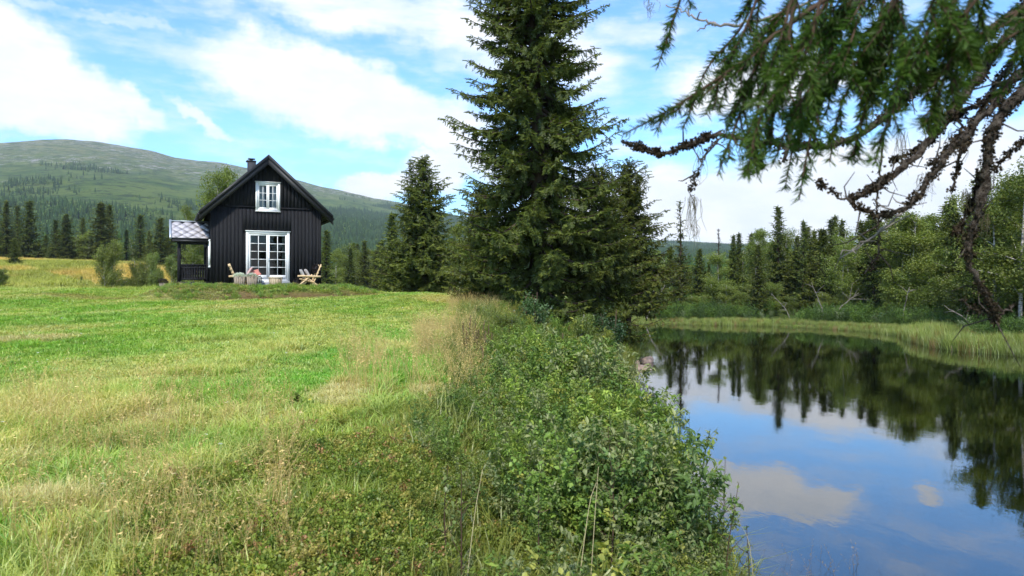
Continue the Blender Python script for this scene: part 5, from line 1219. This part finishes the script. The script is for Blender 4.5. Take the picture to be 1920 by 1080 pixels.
# ------------------------------------------------------------------ saplings and plants that stand out
MLEAF = leafmat('sapling_leaf', (.115, .18, .038), (.24, .29, .065), .36, .04)
leafmesh = []
for i in range(4):
    g = Geo(); v = LV.copy(); r = np.random.default_rng(i); v[:, 2] += r.normal(0, .03, len(v)); g.add(v*[1, 1, 1], LF, r.uniform(.1, .9)); leafmesh.append(g.mesh('leaf', MLEAF))
def sapling(px, D, ytop, nleaf, lb, seed, lean=(0, 0), twigs=6, leaf=.036, stem=MBARKTWIG, zb=None, cat='sapling', name='birch_sapling', reach=.22):
    r = np.random.default_rng(seed); x = (px-960)/FPX*D; z = zg(x, D) if zb is None else zb; z = max(z, -.2); H = EYE+(540-ytop)/FPX*D-z
    o = thing(name, lb, cat, (x-lean[0], D-lean[1], z)); g = Geo(); c = curve([[0, 0, -.1], [lean[0]*.3+r.normal(0, .02), lean[1]*.3, H*.5], [lean[0], lean[1], H]], 12); tube(g, c, np.linspace(.007, .0018, 12), 5, .5, False)
    spots = [(c[i]*(1-f)+c[i+1]*f, None) for i, f in ((r.integers(5, 11), r.random()) for _ in range(nleaf//3))]
    for k in range(twigs):
        i = r.integers(3, 10); a = r.random()*6.28; L = reach*H*r.uniform(.6, 1.2)*(1.2-i/12); q = c[i]+np.array([math.cos(a)*L, math.sin(a)*L*.6, L*r.uniform(.5, 1.1)]); m_ = (c[i]+q)/2+r.normal(0, .012, 3); cc = curve([c[i], m_, q], 6); tube(g, cc, np.linspace(.003, .001, 6), 4, .5, False)
        for m in range(max(1, int(nleaf*.67/twigs))): t = r.uniform(.25, 1); spots.append((c[i]*(1-t)**2+2*m_*t*(1-t)+q*t*t, (q-c[i])))
    g.obj('stem', stem, o)
    for p, d in spots:
        e = r.normal(0, 1, 3); e[2] -= .3
        l_ = link('leaf', leafmesh[r.integers(4)], o); l_.location = p; l_.rotation_euler = Matrix(frames(e[None])[0].tolist()).to_euler(); s = leaf*r.uniform(.7, 1.25); l_.scale = (s, s, s)
    return o
sapling(1292, 7.8, 775, 40, 'slim birch sapling with sparse leaves rising highest against the water', 1, leaf=.04)
sapling(1262, 8.2, 790, 34, 'thin birch sapling just left of the highest one', 2)
sapling(1335, 7.0, 880, 40, 'birch sapling whose long twig points out over the water', 3, lean=(.12, 0))
sapling(1360, 6.0, 862, 60, 'bushy birch sapling with an upright leader, nearest the reflected cloud', 4, twigs=9, leaf=.034)
sapling(1385, 5.3, 905, 60, 'leaning birch sapling at the outer edge of the near thicket', 5, lean=(.10, 0), twigs=9, leaf=.03)
sapling(1400, 4.8, 985, 60, 'low birch sapling at the lower corner of the thicket by the water', 6, twigs=9, leaf=.03)
sapling(1330, 5.4, 930, 60, 'leafy birch sapling just inside the outer edge of the thicket', 7, twigs=9, leaf=.03)
sapling(1225, 9.0, 765, 40, 'birch sapling where the thicket first meets the open water', 8)
sapling(905, 9.5, 742, 60, 'dusty green young willow standing at the straw patch', 9, twigs=9, leaf=.034, name='willow_sapling')
sapling(840, 4.6, 870, 60, 'grey leaved rowan seedling low in the centre foreground', 10, twigs=8, leaf=.032, name='rowan_sapling')
sapling(865, 4.3, 880, 40, 'rowan seedling with a dark bare stalk in the centre foreground', 11, twigs=6, leaf=.036, name='rowan_sapling')
sapling(1010, 4.6, 925, 50, 'birch sapling in front of the dark gap of the thicket', 12, twigs=8, leaf=.034)
sapling(1140, 5.0, 800, 70, 'tall birch sapling in the middle of the near thicket', 13, twigs=10, leaf=.036)
sapling(1080, 8.5, 690, 60, 'broad leaved willow standing proud of the thicket', 14, twigs=8, leaf=.06, name='willow_sapling')
sapling(1105, 19, 634, 30, 'pale young birch tip above the thicket near the stones', 15, twigs=6, leaf=.09)
sapling(557, 8.3, 742, 60, 'dark leafy raspberry plant alone in the straw coloured grass', 16, twigs=12, leaf=.055, name='raspberry_plant', cat='plant', reach=.6)
# rowan under the great spruce
gt, gc = broadleaf(1.9, .65, 330, .05, .075, 420, 8, nst=4, conic=.9, limbn=40)
MROW = leafmat('rowan_leaves', (.045, .10, .03), (.09, .17, .05), .3, .04)
ROW = Kind('rowan_bush', 'bush', 1.9, gt, gc, MBARKTWIG, MROW)
plant(ROW, 1000, 543, 21, 'deep green rowan bush at the foot of the great spruce', wide=1.0)
plant(ROW, 1140, 575, 24.5, 'deep green bush by the water under the waterside spruce', wide=.9)
plant(BUK[1], 895, 572, 20, 'light green willow bush where the meadow meets the bank', wide=.8)
plant(BUK[2], 1085, 585, 20.5, 'light green bush before the trunks of the bank spruces', wide=1.0)
plant(BUK[0], 1130, 618, 20.5, 'twiggy bush at the water edge above the stones', wide=.9)
plant(BUK[1], 950, 585, 17.5, 'leafy bush at the head of the thicket', wide=1.2)
for (a, b_, D, lb) in (((1420, 1080), (1385, 978), 4.2, 'long pale grass stalk crossing the lower thicket edge'), ((865, 1080), (905, 880), 4.0, 'long pale grass stalk leaning right in the centre foreground'),
                       ((1105, 1030), (1122, 875), 4.4, 'thin straw stalk upright before the dark gap'), ((1085, 1000), (1118, 905), 4.4, 'thin straw stalk leaning against the upright one')):
    g = Geo(); p, q = P3(*a, D), P3(*b_, D+.1); c = curve([p-[0, 0, .3], (p+q)/2+[.01, 0, .01], q], 9); tube(g, c-c[0], np.linspace(.0026, .0012, 9), 4); o = g.obj('grass_stalk', pbr('dry_stalk', (.50, .42, .22), .7), None, True, tuple(c[0])); tag(o, lb, 'grass stalk')

# ------------------------------------------------------------------ overhanging spruce close to the camera
MNEAR = leafmat('near_needles', (.020, .055, .010), (.090, .165, .024), .4, .015)
MLICH = leafmat('dark_lichen', (.020, .014, .010), (.105, .085, .055), .1, 0)
MBEARD = leafmat('beard_lichen', (.10, .085, .05), (.26, .24, .14), .3, 0)
MMOSS = pbr('mossy_dead_bark', (.030, .021, .016), .95, .1, 60, .5, .9, col2=(.15, .125, .10))
near = thing('overhanging_spruce', 'old spruce reaching in from the upper right with green boughs and lichen covered dead limbs', 'spruce tree', (2.9, .3, zg(2.9, .3)))
n0 = Vector(near.location)
def nobj(g, name, mat, par=None, smooth=True):
    me = g.mesh(name, mat, smooth)
    o = link(name, me, par or near)
    if par is None: o.location = -n0
    return o
g = Geo(); tube(g, [n0-Vector((0, 0, .4)), n0+Vector((.05, 0, 2)), n0+Vector((.02, .1, 5)), n0+Vector((0, .1, 9))], [.20, .15, .12, .05], 10); nobj(g, 'trunk', MBARK)
# dead limbs: pixel paths at a real distance of about two and a half metres
def limb(path, D0_, D1_, r0, r1, name='dead_limb', mat=MMOSS, lich=1.0, seed=0, twig=8):
    r = np.random.default_rng(seed); n = len(path); Ds = np.linspace(D0_, D1_, n); pts = np.array([P3(p[0], p[1], d) for p, d in zip(path, Ds)]); m = max(14, n*6); c = curve(pts, m)+r.normal(0, .004, (m, 3)); R_ = np.linspace(r0, r1, m)*.72*(1+r.normal(0, .14, m))
    g = Geo(); tube(g, c, R_, 7)
    for k in range(twig):
        i = r.integers(2, m-1); d = r.normal(0, 1, 3); L = r.uniform(.03, .12); q = c[i]+d*L*.5; tube(g, [c[i], q, q+d*L*.3+r.normal(0, .02, 3)], [.003, .0022, .001], 4)
    o = nobj(g, name, mat)
    if lich:
        seg = np.linalg.norm(np.diff(c, axis=0), axis=1).sum(); k = int(seg*2600*lich); t = r.random(k)*(m-1.001); i = t.astype(int); f = (t-i)[:, None]; clump = np.clip(fbm(t*.42+seed*5, t*0+1.5, 4)*3.6-1.25, .02, 1.7)
        ok = r.random(k) < clump; t, i, f, clump = t[ok], i[ok], f[ok], clump[ok]; k = len(t); d = r.normal(0, 1, (k, 3)); d /= np.linalg.norm(d, axis=1)[:, None]; rad = R_[i][:, None]*.9+np.abs(r.normal(0, .0055, (k, 1)))*clump[:, None]
        P = c[i]*(1-f)+c[i+1]*f+d*rad; gl_ = Geo(); LV3 = np.array([[0, 0, 0], [.5, .5, .2], [1, .1, -.1], [.5, -.45, .15]]); stamp(gl_, LV3, LF2, frames(d+r.normal(0, .7, (k, 3)), r.uniform(-2, 2, k)), P, r.uniform(.005, .013, k), np.clip(r.beta(1.2, 2.5, k), 0, 1))
        l_ = link('lichen', gl_.mesh('lichen', MLICH), o)
    return o, c
lb_ = []
lb_.append(limb([(1172, 268), (1200, 276), (1240, 288), (1290, 272), (1345, 252), (1430, 268), (1530, 272), (1600, 258), (1680, 200), (1760, 140), (1860, 60), (2000, -60)], 2.6, 2.5, .006, .022, lich=1.5, seed=1))
lb_.append(limb([(1868, 604), (1862, 580), (1835, 530), (1815, 480), (1825, 430), (1838, 380), (1850, 300), (1862, 240), (1900, 190), (1960, 130), (2080, 60)], 2.5, 2.3, .006, .030, lich=1.2, seed=2, twig=14))
lb_.append(limb([(1592, 372), (1620, 362), (1660, 340), (1710, 300), (1760, 235), (1800, 190), (1850, 120), (1910, 40), (1990, -60)], 2.5, 2.4, .008, .026, lich=1.3, seed=3))
lb_.append(limb([(1533, 342), (1560, 358), (1600, 382), (1655, 404), (1710, 380), (1750, 325), (1800, 262), (1860, 200), (1900, 150), (1990, 90)], 2.4, 2.35, .003, .020, lich=.9, seed=4))
lb_.append(limb([(1622, 512), (1645, 478), (1648, 425), (1644, 380), (1652, 320), (1660, 240), (1680, 200)], 2.45, 2.45, .003, .006, lich=.12, seed=5))
lb_.append(limb([(1575, 474), (1620, 458), (1660, 425), (1700, 392), (1730, 360)], 2.45, 2.4, .002, .007, name='bare_limb', mat=MDEAD, lich=0, seed=6))
lb_.append(limb([(1248, 8), (1285, 22), (1325, 40), (1362, 46), (1450, 30), (1600, -30), (1800, -90)], 2.5, 2.4, .003, .010, name='bare_limb', mat=MDEAD, lich=0, seed=7, twig=3))
lb_.append(limb([(1310, 57), (1330, 46), (1345, 44)], 2.5, 2.5, .002, .006, name='bare_limb', mat=MDEAD, lich=0, seed=8, twig=0))
lb_.append(limb([(1470, 300), (1490, 220), (1505, 160), (1548, 95), (1600, 10), (1640, -60), (1800, -160)], 2.3, 2.2, .008, .024, lich=.9, seed=9))
lb_.append(limb([(1800, 560), (1830, 580), (1865, 590), (1900, 572)], 2.5, 2.5, .003, .006, lich=.5, seed=10, twig=4))
lb_.append(limb([(1785, 360), (1800, 300), (1815, 250), (1850, 190), (1905, 100), (1940, 20), (2000, -60)], 2.6, 2.5, .006, .016, lich=1.2, seed=11))
lb_.append(limb([(1672, 300), (1700, 290), (1745, 262), (1800, 215), (1870, 180)], 2.55, 2.5, .004, .012, lich=1.2, seed=12))
lb_.append(limb([(1790, 440), (1812, 400), (1835, 345), (1846, 320)], 2.5, 2.5, .004, .008, lich=1.5, seed=13, twig=4))
lb_.append(limb([(1295, 365), (1305, 330), (1318, 300), (1345, 262)], 2.55, 2.55, .002, .005, lich=.5, seed=14, twig=5))
for s in range(4):
    r = np.random.default_rng(700+s); x0 = 1700+r.uniform(0, 180); y0 = r.uniform(60, 330); lb_.append(limb([(x0-r.uniform(20, 70), y0+r.uniform(10, 90)), (x0-15, y0+20), (x0+20, y0-25), (x0+60, y0-60)], 2.5, 2.45, .0018, .006, lich=.6, seed=50+s, twig=5))
# hanging beard lichen
g = Geo(); r = np.random.default_rng(31)
for (px, py, L, n) in ((1300, 370, .15, 26), (1300, 420, .05, 8), (1310, 285, .10, 16), (1385, 275, .08, 12), (1850, 300, .06, 26), (1815, 360, .10, 34), (1842, 400, .08, 26), (1690, 250, .12, 20), (1655, 395, .10, 16), (1785, 250, .08, 20), (1860, 190, .10, 26), (1805, 430, .06, 14), (1560, 270, .05, 10), (1220, 3, .05, 14), (1735, 330, .08, 20)):
    for k in range(n):
        a = P3(px+r.normal(0, 7), py+r.normal(0, 5), 2.5+r.normal(0, .02)); l = L*r.uniform(.4, 1.15); c = np.array([a, a+[r.normal(0, .008), 0, -l*.5], a+[r.normal(0, .012), 0, -l]]); c[1] += r.normal(0, .006, 3); tube(g, curve(c, 6), np.linspace(.0009, .0004, 6), 3, r.random(), False)
nobj(g, 'beard_lichen', MBEARD)['kind'] = 'stuff'
# living boughs with real needles
def needles(g, c, rad, dens, r, ln=.022):
    seg = np.linalg.norm(np.diff(c, axis=0), axis=1).sum(); k = int(seg*dens); m = len(c)
    if k < 3: return
    t = np.sort(r.random(k))*(m-1.001); i = t.astype(int); f = (t-i)[:, None]; T = c[i+1]-c[i]; T /= np.linalg.norm(T, axis=1)[:, None]+1e-9
    d = r.normal(0, 1, (k, 3)); d -= T*(d*T).sum(1)[:, None]; d /= np.linalg.norm(d, axis=1)[:, None]+1e-9; P = c[i]*(1-f)+c[i+1]*f; D = d+T*r.uniform(.5, .95, (k, 1))
    tv = np.array([[0, -.045, 0], [0, .045, 0], [.6, .05, 0], [1, 0, .0], [.6, -.05, 0]]); tf = np.array([[0, 1, 2], [0, 2, 4], [4, 2, 3]])
    stamp(g, tv, tf, frames(D, r.uniform(-1.5, 1.5, k)), P, ln*r.uniform(.75, 1.2, k), np.clip(.15+.5*r.random(k)+.35*(t/(m-1)), 0, 1))
ENV = ([1170, 1235, 1262, 1300, 1335, 1370, 1400, 1440, 1500, 1545, 1600, 1650, 1700, 1750, 1800, 1850, 1925], [250, 130, 150, 210, 330, 345, 330, 335, 372, 305, 300, 305, 262, 245, 190, 225, 150])
def bough(path, D0_, D1_, seed, nside, r0=.006, reach=.2, dens=850):
    r = np.random.default_rng(seed); Ds = np.linspace(D0_, D1_, len(path)); pts = np.array([P3(p[0], p[1], d) for p, d in zip(path, Ds)]); m = 24; c = curve(pts, m); gw = Geo(); gn = Geo(); tube(gw, c, np.linspace(r0, .0016, m), 5, .5, False); needles(gn, c[int(m*.35):], .01, dens*.8, r)
    T = np.gradient(c, axis=0); T /= np.linalg.norm(T, axis=1)[:, None]
    for k in range(nside):
        i = r.integers(2, m-2); sg = 1 if k % 2 else -1; d = T[i]*r.uniform(.5, .9)+np.array([sg*r.uniform(.3, .8), r.normal(0, .35), -.3])*.8; d /= np.linalg.norm(d); L = reach*(1.15-i/m)*r.uniform(.5, 1.1)
        q = np.array([c[i], c[i]+d*L*.5+[0, 0, -.01], c[i]+d*L+[0, 0, -.14*L]]); cc = curve(q, 8); tube(gw, cc, np.linspace(.0028, .001, 8), 4, .5, False); needles(gn, cc, .01, dens, r)
        if L > .1:
            for s in (-1, 1):
                j = r.integers(2, 5); d2 = d*.8+np.array([s*.5, r.normal(0, .3), -.15]); L2 = L*r.uniform(.35, .55); c2 = curve([cc[j], cc[j]+d2*L2*.5, cc[j]+d2*L2+[0, 0, -.1*L2]], 6); tube(gw, c2, np.linspace(.002, .0008, 6), 3, .5, False); needles(gn, c2, .01, dens, r)
    o = nobj(gw, 'bough', MBARKTWIG); link('needles', gn.mesh('needles', MNEAR), o)
bough([(1760, -70), (1600, -30), (1460, 60), (1400, 110), (1320, 165), (1240, 215), (1168, 252)], 1.55, 1.6, 1, 22, .007, .13)
bough([(1290, -60), (1275, 0), (1255, 60), (1232, 128)], 1.7, 1.75, 2, 7, .004, .06)
bough([(1560, -60), (1480, 10), (1420, 120), (1385, 220), (1345, 330)], 1.6, 1.65, 3, 20, .006, .14)
bough([(1500, -60), (1480, 60), (1455, 200), (1420, 330)], 1.5, 1.6, 4, 20, .006, .12)
bough([(1620, -60), (1570, 60), (1530, 200), (1498, 375)], 1.6, 1.7, 5, 22, .006, .13)
bough([(1700, -60), (1660, 60), (1630, 170), (1600, 300)], 1.35, 1.5, 6, 20, .006, .12)
r = np.random.default_rng(44)
for k in range(21):
    x1 = 1290+590*(k+r.random())/21; y1 = np.interp(x1, *ENV)*r.choice([.55, .75, .9, 1.0]); x0 = x1+r.uniform(60, 230); y0 = -60; D = r.uniform(1.2, 1.9)
    if x1 > 1760 and r.random() < .35: continue
    bough([(x0, y0), (x0*.7+x1*.3+r.normal(0, 12), y0*.6+y1*.4), (x0*.25+x1*.75+r.normal(0, 8), y0*.3+y1*.7), (x1, y1)], D, D+.05, 100+k, int(5+y1/44), .004, .11, 1150)
# leaders above the frame that carry the boughs back to the trunk
g = Geo()
for (px, py, D) in ((1560, -75, 1.55), (1700, -70, 1.45), (1860, -80, 1.7), (2010, -60, 2.5), (2080, 58, 2.3), (1990, 90, 2.35), (1940, 20, 2.5), (1800, -162, 2.2)):
    b_ = P3(px, py, D); a = np.array(n0)+[0, .05, max(1.5, b_[2]-n0[2]+.1)]; tube(g, curve([a, (a+b_)/2+[0, 0, .10], b_], 10), np.linspace(.03, .012, 10), 6)
g2 = Geo(); tube(g2, curve([P3(1290, -62, 1.7), P3(1500, -70, 1.6), P3(1700, -75, 1.5), P3(1940, -90, 1.5), P3(2300, -60, 1.3)], 20), np.linspace(.006, .02, 20), 6); 
nobj(g, 'carrying_limb', MBARK); nobj(g2, 'carrying_limb', MBARK)

# sparse stems standing in the shallows and small flowers in the meadow
px = rng.uniform(1430, 1640, 34); D = rng.uniform(6.6, 7.6, 34); x = (px-960)/FPX*D
scatter('shallows_stalks', np.stack([x, D, np.full(34, -.25)], -1), rots(34, .25), rng.uniform(.45, .8, 34), np.array((.22, .15, .09))*np.ones((34, 1)), np.zeros(34, int), [T_stalk1], label='thin brown stems standing in the shallow water')
def flower(col):
    g = Geo(); tube(g, [[0, 0, 0], [0, 0, .12]], .001, 3, .1, False)
    for k in range(6): a = k/6*6.283; g.add([[0, 0, .12], [math.cos(a-.3)*.010, math.sin(a-.3)*.010, .124], [math.cos(a)*.014, math.sin(a)*.014, .122], [math.cos(a+.3)*.010, math.sin(a+.3)*.010, .124]], [[0, 1, 2, 3]], 1.0)
    return g.mesh('flower', leafmat('petals', (.1, .15, .03), col, .3, 0))
n = 420; D = np.sqrt(rng.uniform(16, 30**2, n)); px = rng.uniform(0, 880, n); x = (px-960)/FPX*D; ok = (fbm(x*.8, D*.8+60, 3) > .5) & (x < np.interp(D, *XE)); x, D = x[ok], D[ok]; n = len(x)
scatter('meadow_flowers', surf(x, D), rots(n, .2), rng.uniform(.8, 1.5, n)*np.interp(D, [4, 30], [1, 1.6]), np.ones((n, 3)), rng.integers(0, 2, n), [flower((.85, .85, .8)), flower((.85, .7, .05))], label='small white and yellow flowers in the meadow')

# ------------------------------------------------------------------ haze
mh, nt, out = mat_new('haze'); pv = N(nt, 'ShaderNodeVolumePrincipled'); pv.inputs['Color'].default_value = (.80, .90, 1.0, 1); pv.inputs['Density'].default_value = 1.15e-4; pv.inputs['Anisotropy'].default_value = .1
LK(nt, pv.outputs[0], out.inputs['Volume'])
zz_ = []
for nm in ('ground', 'mountain'):
    a_ = np.zeros(len(bpy.data.objects[nm].data.vertices)*3, np.float32); bpy.data.objects[nm].data.vertices.foreach_get('co', a_); zz_ += [a_[2::3].min(), a_[2::3].max()]
g = Geo(); box(g, -3700, 3700, -450, 3700, float(min(zz_))-1.5, float(max(zz_))+14)
print('zrange', min(zz_), max(zz_)); kind(g.obj('haze', mh), 'stuff')
